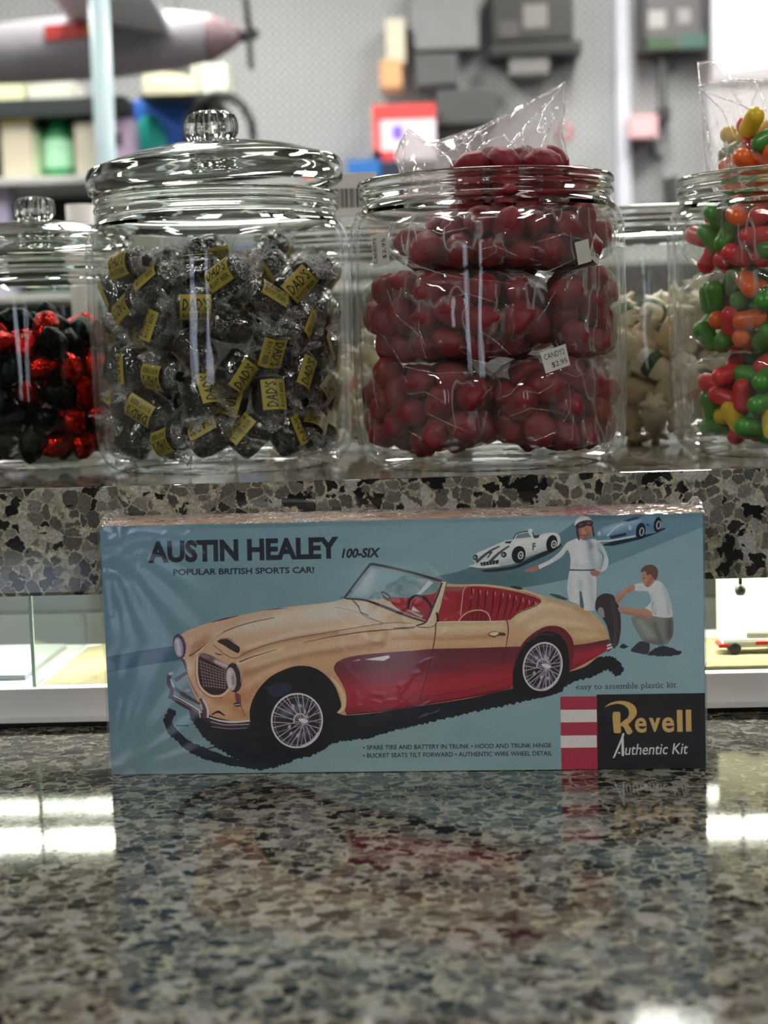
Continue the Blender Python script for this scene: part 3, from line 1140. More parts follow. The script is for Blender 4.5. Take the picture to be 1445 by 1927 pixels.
cap_mesh = {k: capsule('sugar_capsule', m) for k, m in m_cap.items()}
CAP_BAGS = [
    ((-0.020, -0.032, 0.0405), (0.066, 0.050, 0.0290), 140, 'at the bottom', 'gygrrgyr'),
    ((-0.020, -0.032, 0.0970), (0.066, 0.050, 0.0270), 130, 'in the middle layer', 'googgorg'),
    ((-0.036, -0.034, 0.1440), (0.048, 0.046, 0.0195), 64, 'in the upper layer', 'rggrrogr'),
]
full = {'g': 'green', 'o': 'orange', 'y': 'yellow', 'r': 'red'}
for k, (c, (a, b, h), n, wd, mixc) in enumerate(CAP_BAGS):
    o = pillow('candy_bag', c, a + 0.001, b + 0.001, h + 0.0005, k * 5.1 + 2, amp=0.05).build('candy_bag', loc=(PD.x, PD.y, LEDGE_T))
    tag(o, 'clear bag of coloured sugar candies %s of the right hand jar' % wd, 'bag', 'bags in the jar of coloured candies')
    for q, p in enumerate(fill_bag(n, 0.0074, c, a, b, h, 60 + k)):
        if p[1] > -0.020 and p[2] < c[2] + h * 0.55:
            continue
        cn = full[mixc[int(g.integers(len(mixc)))]]
        put('sugar_capsule', cap_mesh[cn], PD, p, g, '%s sugar candy in the bag %s of the coloured candy jar' % (cn, wd), '%s candies in the jar of coloured candies' % cn)
# the red lump bag beside the upper layer
o = pillow('candy_bag', (0.040, -0.036, 0.138), 0.030, 0.040, 0.022, 31, amp=0.05).build('candy_bag', loc=(PD.x, PD.y, LEDGE_T))
tag(o, 'clear bag of dark red gummies high in the jar of coloured candies', 'bag', 'bags in the jar of coloured candies')
for p in fill_bag(12, 0.0100, (0.040, -0.036, 0.138), 0.030, 0.040, 0.022, 91):
    put('red_gummy', gum_meshes[int(g.integers(3))], PD, p, g, 'dark red gummy high in the jar of coloured candies', 'red gummies in the jar of coloured candies')
o = bag_top('candy_bag', PD.y, [(1330, 340), (1380, 362), (1450, 368), (1540, 362), (1600, 340)],
            [(1322, 250), (1316, 180), (1312, 116), (1345, 112), (1376, 138), (1445, 130), (1520, 150), (1580, 190), (1610, 240)], 0.05, 6.0,
            [((1314, 162), (1380, 150), (1445, 152)), ((1318, 166), (1360, 210), (1382, 258)), ((1316, 172), (1330, 240), (1340, 300)), ((1326, 172), (1400, 200), (1460, 238)), ((1313, 118), (1318, 160)), ((1345, 113), (1368, 134), (1372, 150)), ((1316, 120), (1340, 116), (1360, 126)), ((1420, 152), (1436, 185), (1440, 210))])
tag(o, 'loose clear bag of coloured candies standing out of the jar at the frame edge', 'bag', 'bags in the jar of coloured candies')
for q, p in enumerate(fill_bag(84, 0.0074, (-0.010, -0.010, 0.196), 0.060, 0.050, 0.036, 93, 0.0755, 0.0)):
    cn = full['ogyyorgo'[int(g.integers(8))]]
    put('sugar_capsule', cap_mesh[cn], PD, p, g, '%s sugar candy in the bag standing out of the jar of coloured candies' % cn, '%s candies in the jar of coloured candies' % cn)


# ------------------------------------------------------------------ pale wrapped taffy in the jars behind
def taffy(c, spot, seed):
    mw = plain('waxed_paper', c, 0.45, vary=0.06, scale=200)
    mbm = MB()

    def crumple(a, r, z):
        e = max(0.0, (abs(z) - 0.011) / 0.012)
        f = 1 + e * (0.35 * math.cos(5 * a + seed) + 0.2 * math.cos(8 * a)) + 0.05 * math.cos(4 * a)
        return (r * f, z)
    mbm.lathe([(0.0001, -0.0225), (0.0085, -0.0222), (0.006, -0.018), (0.003, -0.0148), (0.0065, -0.0125), (0.0090, -0.010), (0.0098, 0), (0.0090, 0.010), (0.0065, 0.0125), (0.003, 0.0148), (0.006, 0.018), (0.0085, 0.0222), (0.0001, 0.0225)], mw, 30, Matrix.Rotation(PI / 2, 4, 'Y'), mod=crumple)
    if spot:
        ms = plain('printed_spot', spot, 0.5)
        mbm.lathe([(0.00985, -0.004), (0.0102, -0.002), (0.0102, 0.002), (0.00985, 0.004)], ms, 30, Matrix.Rotation(PI / 2, 4, 'Y'), mod=crumple)
    return mbm.mesh('wrapped_taffy')


taf = [taffy((226, 214, 186), None, 1), taffy((222, 206, 176), (196, 70, 40), 2), taffy((228, 220, 200), (60, 96, 50), 3), taffy((206, 186, 150), None, 4)]
for jar, s, cnt, keep, wd in ((PE, S_E, 200, 0.0, 'in the jar seen between the red and coloured candies'), (PF, 0.93, 90, 0.0, 'in the half hidden jar between the two big jars')):
    Pk = pack(cnt, 0.0118, in_jar(0.0118, 0.0862 * s, 0.008), 15 + cnt, lambda g, n: np.stack([g.uniform(-.05, .05, n), g.uniform(-.05, .05, n), g.uniform(.02, .30, n)], 1), 300)
    zt = float(np.sort(Pk[:, 2])[-6])
    for p in Pk:
        rad = math.hypot(p[0], p[1])
        if p[1] > -0.005 or (rad < 0.05 and p[2] < zt - 0.03):
            continue
        k = int(g.integers(4))
        o = put('wrapped_taffy', taf[k], jar, p, g, '%s %s' % (('cream wrapped taffy', 'orange banded taffy', 'green banded taffy', 'tan wrapped taffy')[k], wd), 'wrapped taffies in the jars behind')
# a bag with a barcode label on top of the half hidden jar
bp = at(658, 372, 1.33)
bg_ = MB()
bg_.box((-0.022, -0.001, -0.016), (0.022, 0.001, 0.018), M['paper'], bev=0.0008)
x = -0.016
kk = 0
while x < 0.018:
    w = (0.0006, 0.0012, 0.0008, 0.0016)[kk % 4]
    bg_.box((x, -0.0013, -0.009), (x + w, -0.0010, 0.006), M['ink'])
    x += w + (0.0009, 0.0013, 0.0007)[kk % 3]
    kk += 1
o = bg_.build('barcode_card', loc=(bp.x, bp.y - 0.012, bp.z))
tag(o, 'white card with a black barcode behind the gap between the two big jars', 'card')


# ------------------------------------------------------------------ the boxed model kit and its printed front
BOX_C, BOX_ROT, BOX_W, BOX_H, BOX_D = Vector((-0.03397, 0.92545, 0.0004)), R(-2.0519), 0.34, 0.14461, 0.054
kit = tag(empty('model_kit_box', BOX_C, (0, 0, BOX_ROT)), 'shrink-wrapped blue car kit box with a cream and red sports car on it', 'box')
m_card = plain('box_card_edge', (190, 150, 118), 0.6, vary=0.06)
m_side = plain('box_side_blue', (92, 128, 146), 0.5, vary=0.05)
m_pink = plain('box_side_red', (176, 70, 78), 0.5, vary=0.05)
b = MB()
hw = BOX_W / 2
b.box((-hw, 0.0, 0), (hw, BOX_D, BOX_H - 0.0003), m_card, bev=0.0006)
b.box((-hw - 0.0002, 0.0008, 0.0005), (-hw, BOX_D - 0.0008, BOX_H - 0.001), m_side)
b.box((hw, 0.0008, 0.0005), (hw + 0.0002, BOX_D - 0.0008, BOX_H - 0.001), m_side)
b.box((hw - 0.075, 0.0006, BOX_H - 0.0004), (hw - 0.052, BOX_D - 0.001, BOX_H), m_pink)
b.build('carton', kit)

_bx = Vector((math.cos(BOX_ROT), math.sin(BOX_ROT), 0))
_bn = Vector((math.sin(BOX_ROT), -math.cos(BOX_ROT), 0))
_A = np.array([[*CR], [*CU], [*CF]])


def on_box(P):
    """where sight lines through the given pixels meet the box front, in the box's own x, z"""
    P = np.asarray(P, float).reshape(-1, 2)
    d = np.array(CF)[None] + np.array(CR)[None] * ((P[:, :1] - IMG_W / 2) / FPX) - np.array(CU)[None] * ((P[:, 1:] - IMG_H / 2) / FPX)
    t = (BOX_C - EYE).dot(_bn) / (d @ np.array(_bn))
    Q = np.array(EYE)[None] + d * t[:, None] - np.array(BOX_C)[None]
    return np.stack([Q @ np.array(_bx), Q[:, 2]], 1)


PRINT_GAIN = 2.25
ART = {'v': [], 'f': [], 'c': [], 'L': 0, 'boxes': []}


def to_lin(c):
    c = np.clip(np.asarray(c, float) / 255, 0, 1)
    c = np.where(c <= 0.04045, c / 12.92, ((c + 0.055) / 1.055) ** 2.4)
    return np.clip(c * PRINT_GAIN / (1 + (PRINT_GAIN - 1) * c), 0, 0.92)


def emit(P, F, color, rise=1.0):
    P = np.asarray(P, float)
    c = color(P) if callable(color) else np.tile(np.asarray(color, float), (len(P), 1))
    q = on_box(P)
    q[:, 0] = np.clip(q[:, 0], -hw, hw)
    q[:, 1] = np.clip(q[:, 1], 0, BOX_H)
    b = len(ART['v'])
    lo, hi = P.min(0), P.max(0)
    lev = rise + max([l for a, b3, l in ART['boxes'] if a[0] < hi[0] and a[1] < hi[1] and b3[0] > lo[0] and b3[1] > lo[1]], default=0.0)
    ART['boxes'].append((lo, hi, lev))
    y = -0.00004 - lev * 0.000012
    ART['v'].extend((x, y, z) for x, z in q)
    ART['c'].extend(to_lin(c).tolist())
    ART['f'].extend(tuple(b + i for i in f) for f in F)
    ART['L'] = max(ART['L'], lev)


def spl(pts, closed=True, n=5):
    """smooth curve through points; a third value of 1 keeps a corner"""
    p = [np.array(q[:2], float) for q in pts]
    k = [len(q) > 2 and q[2] for q in pts]
    N = len(p)
    tan = []
    for i in range(N):
        if not closed and i in (0, N - 1):
            tan.append(None)
            continue
        tan.append(None if k[i] else (p[(i + 1) % N] - p[i - 1]) * 0.5)
    out = []
    for i in range(N if closed else N - 1):
        a, b2 = p[i], p[(i + 1) % N]
        L = np.linalg.norm(b2 - a)
        ta, tb_ = tan[i], tan[(i + 1) % N]
        ta = (b2 - a) if ta is None else ta * min(1, L / max(1e-6, np.linalg.norm(ta)))
        tb_ = (b2 - a) if tb_ is None else tb_ * min(1, L / max(1e-6, np.linalg.norm(tb_)))
        for j in range(n):
            t = j / n
            h1, h2, h3, h4 = 2 * t ** 3 - 3 * t ** 2 + 1, t ** 3 - 2 * t ** 2 + t, -2 * t ** 3 + 3 * t ** 2, t ** 3 - t ** 2
            out.append(h1 * a + h2 * ta + h3 * b2 + h4 * tb_)
    if not closed:
        out.append(p[-1])
    return np.array(out)


def inside(P, poly):
    x, y = P[:, 0], P[:, 1]
    r = np.zeros(len(P), bool)
    j = len(poly) - 1
    for i in range(len(poly)):
        xi, yi, xj, yj = poly[i][0], poly[i][1], poly[j][0], poly[j][1]
        cnd = ((yi > y) != (yj > y)) & (x < (xj - xi) * (y - yi) / (yj - yi + 1e-12) + xi)
        r ^= cnd
        j = i
    return r


def shape(pts, color, smooth=True, step=None, n=5):
    poly = spl(pts, True, n) if smooth else np.array([q[:2] for q in pts], float)
    keep = [i for i in range(len(poly)) if np.linalg.norm(poly[i] - poly[i - 1]) > 0.05]
    poly = poly[keep]
    V = [Vector(q) for q in poly]
    nb = len(V)
    if callable(color):
        st = step or 6.0
        lo, hi = poly.min(0), poly.max(0)
        gx, gy = np.meshgrid(np.arange(lo[0] + st / 2, hi[0], st), np.arange(lo[1] + st / 2, hi[1], st))
        Q = np.stack([gx.ravel(), gy.ravel()], 1)
        Q = Q[inside(Q, poly)]
        V += [Vector(q) for q in Q]
    r = delaunay_2d_cdt(V, [], [list(range(nb))], 1, 1e-4)
    emit([tuple(q) for q in r[0]], [f[::-1] for f in r[2]], color)


def stroke(pts, w, color, smooth=True, n=5):
    P = spl(pts, False, n) if smooth and len(pts) > 2 else np.array([q[:2] for q in pts], float)
    m = len(P)
    ws = np.interp(np.linspace(0, 1, m), np.linspace(0, 1, len(w)), w) if hasattr(w, '__len__') else np.full(m, w)
    T = np.gradient(P, axis=0)
    T /= np.linalg.norm(T, axis=1)[:, None] + 1e-9
    Nn = np.stack([-T[:, 1], T[:, 0]], 1)
    A, B = P + Nn * ws[:, None] / 2, P - Nn * ws[:, None] / 2
    V = np.concatenate([A, B])
    emit(V, [(i, i + 1, m + i + 1, m + i) for i in range(m - 1)], color, 0.3)


def ell(cx, cy, rx, ry, color, rot=0.0, n=40, a0=0, a1=360, step=None):
    t = np.radians(np.linspace(a0, a1, n, endpoint=abs(a1 - a0) < 360))
    c, s = math.cos(R(rot)), math.sin(R(rot))
    x, y = rx * np.cos(t), ry * np.sin(t)
    shape(np.stack([cx + x * c - y * s, cy + x * s + y * c], 1), color, False, step)


def ring(cx, cy, rx, ry, w, color, rot=0.0, n=48, a0=0, a1=360):
    t = np.radians(np.linspace(a0, a1, n))
    c, s = math.cos(R(rot)), math.sin(R(rot))
    x, y = rx * np.cos(t), ry * np.sin(t)
    stroke(np.stack([cx + x * c - y * s, cy + x * s + y * c], 1), w, color, False)


_cap = None


def words_px(s, bl, br, cap, color, offset=0.0, shear=0.0, bbox=False, res=3):
    """lettering from pixel bl to br along its base line, capitals `cap` pixels high"""
    P, F = text_mesh(s, offset, shear, res)
    H = text_mesh('H', offset, 0, 1)[0]
    lo, hi = P.min(0), P.max(0)
    y0, hh = (lo[1], hi[1] - lo[1]) if bbox else (H[:, 1].min(), np.ptp(H[:, 1]))
    bl, br = np.array(bl, float), np.array(br, float)
    ex = br - bl
    ey = np.array([ex[1], -ex[0]]) / np.linalg.norm(ex) * cap
    q = bl + np.outer((P[:, 0] - lo[0]) / (hi[0] - lo[0]), ex) + np.outer((P[:, 1] - y0) / hh, ey)
    emit(q, F, color)


def jag(pts, amp, step=4.0, seed=1, smooth=True):
    """ragged, brushed edge along an open line"""
    g = np.random.default_rng(seed)
    P = spl(pts, False, 6) if smooth else np.array(pts, float)
    d = np.concatenate([[0], np.cumsum(np.linalg.norm(np.diff(P, axis=0), axis=1))])
    s = np.arange(0, d[-1], step)
    Q = np.stack([np.interp(s, d, P[:, 0]), np.interp(s, d, P[:, 1])], 1)
    T = np.gradient(Q, axis=0)
    T /= np.linalg.norm(T, axis=1)[:, None] + 1e-9
    Nn = np.stack([-T[:, 1], T[:, 0]], 1)
    return Q + Nn * (g.uniform(-1, 1, len(Q)) * amp)[:, None]


def T(ox, oy, s):
    return lambda *pts: [(ox + q[0] / s, oy + q[1] / s, *q[2:]) for q in pts]


T1, T2, T3, T4, T5, T7 = T(170, 940, 2.369), T(740, 940, 2.388), T(860, 950, 3.0745), T(280, 1150, 3.803), T(640, 1040, 2.676), T(1040, 1250, 4.817)


def seg_dist(P, line):
    line = np.array([q[:2] for q in line], float)
    best = np.full(len(P), 1e9)
    for a, b2 in zip(line[:-1], line[1:]):
        ab = b2 - a
        t = np.clip(((P - a) @ ab) / (ab @ ab + 1e-9), 0, 1)
        best = np.minimum(best, np.linalg.norm(P - (a + t[:, None] * ab), axis=1))
    return best


def airbrush(base, strokes):
    def f(P):
        c = base(P) if callable(base) else np.tile(np.asarray(base, float), (len(P), 1))
        for line, w, colr, k in strokes:
            a = (k * np.exp(-(seg_dist(P, line) / w) ** 2))[:, None]
            c = c * (1 - a) + np.asarray(colr, float) * a
        return c
    return f


# --- sky and ground of the picture
XS, YS = np.array([185, 420, 760, 1050, 1330.]), np.array([960, 1120, 1300, 1460.])
BGC = np.array([[(76, 112, 136), (88, 126, 144), (100, 136, 152), (104, 144, 164), (100, 140, 162)],
                [(66, 102, 124), (84, 122, 136), (98, 138, 148), (104, 144, 156), (110, 150, 168)],
                [(66, 98, 124), (88, 122, 134), (104, 140, 146), (108, 146, 156), (112, 150, 166)],
                [(78, 108, 118), (100, 130, 134), (112, 146, 148), (104, 140, 148), (104, 140, 156)]], float)


def bg(P):
    x, y = np.clip(P[:, 0], XS[0], XS[-1]), np.clip(P[:, 1], YS[0], YS[-1])
    i = np.clip(np.searchsorted(XS, x) - 1, 0, len(XS) - 2)
    j = np.clip(np.searchsorted(YS, y) - 1, 0, len(YS) - 2)
    u, v = ((x - XS[i]) / (XS[i + 1] - XS[i]))[:, None], ((y - YS[j]) / (YS[j + 1] - YS[j]))[:, None]
    c = BGC[j, i] * (1 - u) * (1 - v) + BGC[j, i + 1] * u * (1 - v) + BGC[j + 1, i] * (1 - u) * v + BGC[j + 1, i + 1] * u * v
    m = np.array([mnoise.noise(Vector((px * 0.02, py * 0.035, 0))) for px, py in P])
    c = c * 0.86 + c.mean(1)[:, None] * 0.14
    return c * (1 + 0.05 * m)[:, None]


shape([(180, 955), (1335, 955), (1335, 1470), (180, 1470)], bg, False, 14)
INK = (20, 22, 28)
# the dark road sweeping behind the car
shape(T1((40, 702), (230, 672), (400, 648), (400, 716), (230, 742), (40, 772)), airbrush((50, 76, 98), []), False, 14)
shape(T3((-160, 428), (0, 388, 1), (110, 352), (330, 298), (500, 228), (640, 130), (760, 40, 1), (1420, 40, 1), (1420, 128, 1), (870, 352), (640, 430), (380, 478), (200, 486), (0, 462, 1)), airbrush((72, 100, 112), [(T3((1420, 60), (900, 250)), 60, (92, 128, 146), .6), (T3((0, 420), (380, 440)), 22, (60, 84, 92), .7)]), True, 10)

# --- the white racing car, upper middle
shape(T3((140, 378), (330, 352), (420, 308), (520, 262), (602, 222), (602, 240), (540, 280), (420, 335), (330, 372), (180, 390)), (28, 36, 44))
shape(T3((72, 352, 1), (105, 340), (92, 316), (100, 290), (130, 272), (190, 246), (245, 222), (285, 205), (325, 200), (345, 166), (408, 154), (440, 165), (446, 186), (482, 172), (540, 160), (582, 168), (598, 198), (590, 232), (560, 250), (480, 276), (400, 304), (330, 338), (260, 352), (180, 362), (120, 362)), airbrush((206, 214, 212), [(T3((250, 345), (400, 300), (560, 245)), 6, (140, 152, 160), .8), (T3((340, 225), (480, 200), (560, 180)), 5, (240, 242, 240), .7), (T3((110, 320), (200, 300)), 5, (170, 180, 186), .5)]), True, 5)
for x, y, rx, ry in ((356, 288, 40, 50), (548, 224, 32, 50)):
    a = T3((x, y))[0]
    ell(a[0], a[1], rx / 3.07, ry / 3.07, (18, 20, 24), 10)
    a = T3((x + 12, y + 4))[0]
    ring(a[0], a[1], 13 / 3.07, 20 / 3.07, 2.2, (200, 204, 204), 10, 20)
    ell(a[0], a[1], 5 / 3.07, 8 / 3.07, (150, 156, 158), 10, 12)
for a, w in ((T3((110, 332), (160, 290), (200, 262), (246, 240)), [6, 3]), (T3((186, 334), (228, 292), (262, 264), (302, 238)), [6, 3])):
    stroke(a, w, (54, 62, 70))
words_px('7', *T3((172, 308), (214, 300)), 10, (30, 34, 40), 0.03, 0.2, True)
for x, y, rx, ry in ((270, 288, 17, 17), (106, 304, 14, 17)):
    a = T3((x, y))[0]
    ell(a[0], a[1], rx / 3.07, ry / 3.07, (34, 40, 46), 20)
    ell(a[0] - 1, a[1], rx / 6.5, ry / 6.5, (110, 120, 128), 20)
shape(T3((132, 334), (242, 318), (240, 340), (140, 354)), (26, 30, 34), False)
for k in range(5):
    a = T3((150 + k * 18, 333 - k * 2), (148 + k * 18, 350 - k * 2))
    stroke(a, 1.2, (130, 138, 142))
stroke(T3((325, 198), (346, 166), (430, 154), (444, 186)), 2.0, (36, 42, 50))
shape(T3((335, 196), (350, 170), (410, 160), (430, 186), (380, 192)), (96, 112, 122), False)
shape(T3((280, 212), (318, 208), (308, 224), (276, 222)), (40, 44, 50), False)
a = T3((424, 150))[0]
ell(a[0], a[1], 4.4, 4.2, (220, 224, 222))
shape(T3((440, 178), (480, 172), (470, 192), (444, 194)), (44, 50, 58), False)
words_px('F', *T3((436, 262), (458, 260)), 13, (40, 44, 50), 0.03, 0.1, True)
stroke(T3((72, 352), (140, 362), (250, 352)), 2.2, (226, 230, 228))

# --- the blue racing car, upper right
shape(T3((840, 232), (930, 205), (1030, 186), (1090, 168), (1200, 132), (1202, 142), (1100, 186), (1000, 214), (900, 236)), (24, 34, 46))
shape(T3((816, 160), (836, 134), (880, 116), (960, 96), (1030, 70), (1060, 62), (1110, 60), (1166, 72), (1186, 104), (1178, 134), (1150, 160), (1085, 172), (1030, 188), (930, 206), (850, 216), (812, 208, 1), (866, 194), (872, 178), (820, 182)), airbrush((88, 122, 154), [(T3((860, 150), (960, 110), (1040, 90)), 6, (150, 176, 198), .7), (T3((1080, 120), (1150, 140)), 8, (60, 88, 118), .7), (T3((900, 190), (1020, 160)), 5, (54, 76, 100), .6)]), True, 5)
for x, y, rx, ry in ((1062, 152, 28, 48), (1160, 114, 22, 44)):
    a = T3((x, y))[0]
    ell(a[0], a[1], rx / 3.07, ry / 3.07, (18, 24, 34), 8)
    a = T3((x + 6, y + 3))[0]
    ring(a[0], a[1], 11 / 3.07, 22 / 3.07, 2, (150, 166, 182), 8, 20)
stroke(T3((812, 211), (900, 205), (1030, 180)), 2.6, (196, 210, 218))
shape(T3((880, 182), (980, 160), (978, 178), (890, 196)), (26, 36, 50), False)
stroke(T3((868, 180), (920, 130), (960, 110)), 2.4, (190, 206, 216))
for x, y in ((1000, 132), (822, 166)):
    a = T3((x, y))[0]
    ell(a[0], a[1], 3.2, 4.4, (160, 180, 196))
shape(T3((960, 92), (1010, 74), (1060, 64), (1050, 82), (990, 98)), (40, 58, 80), False)
a = T3((1058, 66))[0]
ell(a[0], a[1], 4, 3, (70, 90, 112))
stroke(T3((1096, 112), (1110, 120)), 3, (30, 42, 58))

# --- the shadow under the big car
low = np.concatenate([jag(T1((440, 965), (470, 1015), (530, 1082), (640, 1152), (745, 1196), (800, 1200), (900, 1166), (1010, 1132), (1090, 1086), (1240, 1062), (1445, 1006)), 2.4, 3.2, 3),
                      jag(T2((30, 1034), (110, 1012), (230, 985), (360, 955), (480, 930), (600, 905), (740, 870), (790, 828)), 2.6, 3.2, 4),
                      jag(T2((790, 828), (860, 806), (920, 786), (965, 764), (1000, 796), (1035, 770), (1022, 736), (990, 708), (930, 706)), 2.0, 3.0, 5)])
up = np.array(T2((800, 740), (540, 800), (330, 860), (0, 900)) + T1((1140, 900), (720, 940), (440, 940)))[:, :2]
shape(np.concatenate([low, up]), (22, 24, 30), False)
ol = np.concatenate([jag(T1((352, 930), (326, 985), (350, 1042), (400, 1092), (452, 1134), (560, 1172), (700, 1198), (775, 1206)), 1.8, 3.2, 7)])
il = jag(T1((775, 1186), (700, 1172), (600, 1140), (520, 1110), (450, 1080), (400, 1040), (366, 990), (384, 950), (352, 930)), 1.4, 3.2, 8)
shape(np.concatenate([ol, il]), (24, 28, 36), False)
stroke(T1((380, 1008), (440, 1008)), 2, (28, 34, 42))
stroke(T1((516, 1112), (574, 1098)), 2.4, (28, 34, 42))

# --- the big cream and red sports car
CREAM = (200, 163, 128)
body_pts = T1((372, 618), (400, 603), (440, 582), (520, 553), (620, 527), (750, 500), (860, 482), (960, 470), (1080, 456), (1140, 440, 1)) + T5((130, 236), (260, 232, 1), (400, 224), (440, 190), (508, 162), (620, 160), (740, 160), (860, 176), (930, 186), (1005, 212), (1080, 232), (1180, 262), (1250, 290), (1310, 345), (1345, 400), (1352, 440), (1336, 492), (1290, 530), (1230, 575), (1150, 600), (1140, 602, 1)) + T2((530, 850, 1), (330, 895), (0, 945)) + T1((1300, 948), (1140, 962), (1096, 950, 1), (1000, 1000), (712, 1002, 1), (620, 985), (520, 955), (470, 885), (432, 790), (425, 735), (398, 700))


def body_base(P):
    # cream on top, warmer and browner low down and towards the nose
    x, y = P[:, 0], P[:, 1]
    u = np.clip((x - 330) / 350, 0, 1)[:, None]
    c = np.array((184, 138, 112.)) * (1 - u) + np.array(CREAM, float) * u
    yb = 1180 + 0 * x
    v = np.clip((y - np.interp(x, [330, 500, 680, 900, 1100], [1230, 1185, 1150, 1130, 1120])) / 110, 0, 1)[:, None]
    c = c * (1 - v) + np.array((184, 128, 92.)) * v
    m = np.array([mnoise.noise(Vector((a * 0.03, b2 * 0.05, 2))) for a, b2 in P])
    return c * (1 + 0.04 * m)[:, None]


BROWN, DK, LT, GW = (126, 80, 60), (84, 50, 44), (222, 200, 172), (200, 190, 178)
body_strokes = [
    (T1((440, 700), (520, 620), (640, 560), (800, 525)), 9, BROWN, .45), (T1((560, 600), (700, 560), (860, 520), (1080, 480)), 10, LT, .55),
    (T1((700, 560), (900, 540), (1100, 500)), 14, GW, .55), (T1((1000, 510), (1160, 480), (1260, 520)), 16, GW, .8),
    (T1((680, 690), (800, 640), (950, 610), (1100, 590)), 5, BROWN, .6), (T1((700, 660), (900, 600), (1200, 560)), 5, LT, .6),
    (T1((660, 730), (760, 690), (860, 665)), 4, (228, 200, 168), .6), (T1((690, 775), (820, 725), (960, 690), (1100, 672), (1300, 640)), 7, BROWN, .6),
    (T1((720, 740), (900, 685), (1100, 645), (1300, 610)), 7, (214, 176, 136), .6), (T1((700, 830), (780, 775), (880, 735)), 5, (214, 168, 130), .5),
    (T1((690, 900), (740, 830)), 7, (156, 96, 70), .5), (T1((500, 640), (440, 660), (400, 640)), 6, (150, 92, 76), .6),
    (T1((450, 620), (430, 680), (440, 760)), 6, (214, 168, 140), .5), (T1((460, 830), (520, 900), (600, 960)), 9, (206, 150, 118), .5),
    (T1((560, 890), (640, 900), (680, 870)), 8, (160, 92, 66), .6), (T1((640, 930), (690, 960)), 6, (150, 84, 60), .5), (T1((480, 720), (470, 800), (500, 860)), 5, (210, 166, 140), .6),
    (T1((600, 890), (640, 880)), 6, (196, 120, 86), .4),
    (T2((0, 625), (100, 622), (250, 628), (480, 610)), 4, (150, 96, 56), .65), (T2((30, 640), (250, 640), (500, 645)), 5, (208, 158, 112), .5),
    (T2((10, 575), (200, 580), (480, 570)), 8, (226, 200, 148), .6), (T2((200, 560), (500, 556)), 4, (186, 150, 108), .5),
    (T2((560, 540), (640, 490), (700, 470), (800, 480)), 7, (226, 202, 160), .65), (T2((620, 570), (700, 545), (820, 560), (900, 590)), 8, (226, 202, 156), .55),
    (T2((700, 450), (800, 478), (880, 520)), 5, (150, 116, 84), .6), (T2((790, 580), (880, 588), (960, 600)), 5, (166, 124, 76), .6),
    (T2((830, 610), (950, 625)), 7, (220, 188, 136), .5), (T2((820, 645), (960, 625)), 5, (150, 106, 62), .5),
    (T5((440, 192), (520, 166), (620, 168)), 5, (160, 124, 92), .5), (T5((1020, 230), (1100, 245), (1250, 300)), 4, (160, 126, 88), .5),
]
shape(body_pts, airbrush(body_base, body_strokes), True, 4.2)

# lines on the bonnet and wings
for pts, w, c in ((T1((440, 698), (470, 680), (530, 636), (600, 588), (700, 552), (822, 526)), [3.4, 1.4], (92, 58, 50)),
                  (T1((540, 548), (600, 532), (662, 518)), [1, 3, .8], (60, 38, 36)), (T1((780, 494), (830, 488), (880, 484)), [.6, 2, .6], (90, 64, 54)),
                  (T1((470, 690), (540, 628), (590, 592)), [2, 1], (214, 172, 140)),
                  (T1((548, 648), (600, 690), (632, 706), (660, 704), (700, 680), (780, 650), (900, 620), (1060, 592), (1240, 562), (1330, 548)), [1.6, 1.8, 1.2], (100, 66, 54)),
                  (T1((665, 724), (720, 702), (780, 684), (832, 668)), [2.6, 1.6, .8], (70, 44, 40)), (T1((950, 638), (1060, 614), (1200, 592), (1330, 580), (1445, 572)), [.8, 2.2, 1.6], (62, 40, 36)),
                  (T2((0, 578), (90, 572), (186, 562)), [1.8, 1.2], (90, 62, 48)),
                  (T1((1092, 480), (1150, 490), (1220, 512)), 1.2, (140, 130, 118)), (T1((1165, 446), (1195, 480), (1215, 515), (1290, 545), (1306, 552), (1290, 558)), 1.6, (104, 88, 76)),
                  (T1((1306, 552), (1360, 548), (1430, 552)), 1.4, (104, 80, 68)), (T1((395, 700), (425, 745), (440, 800), (480, 880)), 1.6, (90, 56, 58))):
    stroke(pts, w, c)

# red cockpit
shape(T5((245, 228), (330, 226), (400, 222), (436, 198), (508, 172), (620, 172), (640, 166), (720, 168), (850, 184), (960, 208), (1006, 228), (1012, 246), (985, 264), (900, 298), (852, 336), (830, 346), (480, 349, 1), (430, 340, 1), (300, 290)), airbrush((126, 28, 38), [(T5((450, 200), (520, 180), (615, 178)), 6, (120, 84, 70), .9), (T5((480, 330), (600, 330)), 9, (150, 34, 44), .7), (T5((620, 240), (700, 260), (900, 230)), 12, (112, 22, 32), .6), (T5((900, 190), (990, 225)), 5, (70, 18, 26), .7), (T5((300, 240), (420, 240)), 8, (150, 30, 40), .7), (T5((490, 240), (560, 230)), 14, (146, 30, 42), .6)]), True, 5)
for a, b2 in (((662, 180), (650, 300)), ((697, 184), (684, 305)), ((732, 190), (720, 318)), ((772, 194), (756, 330)), ((812, 200), (786, 335)), ((846, 206), (820, 335)), ((878, 214), (852, 325)), ((912, 224), (886, 300)), ((943, 235), (920, 288)), ((976, 244), (954, 272))):
    stroke(T5(a, ((a[0] + b2[0]) / 2 + 4, (a[1] + b2[1]) / 2), b2), [2.2, 2.6, 1.6], (58, 14, 22))
    stroke(T5((a[0] + 8, a[1] + 4), (a[0] + 10, a[1] + 26)), [2.2, .8], (196, 112, 112))
stroke(T5((606, 318), (612, 262), (624, 182), (660, 167), (760, 172), (870, 190), (960, 214), (1006, 232), (1012, 246), (985, 264)), 1.6, (190, 140, 112))
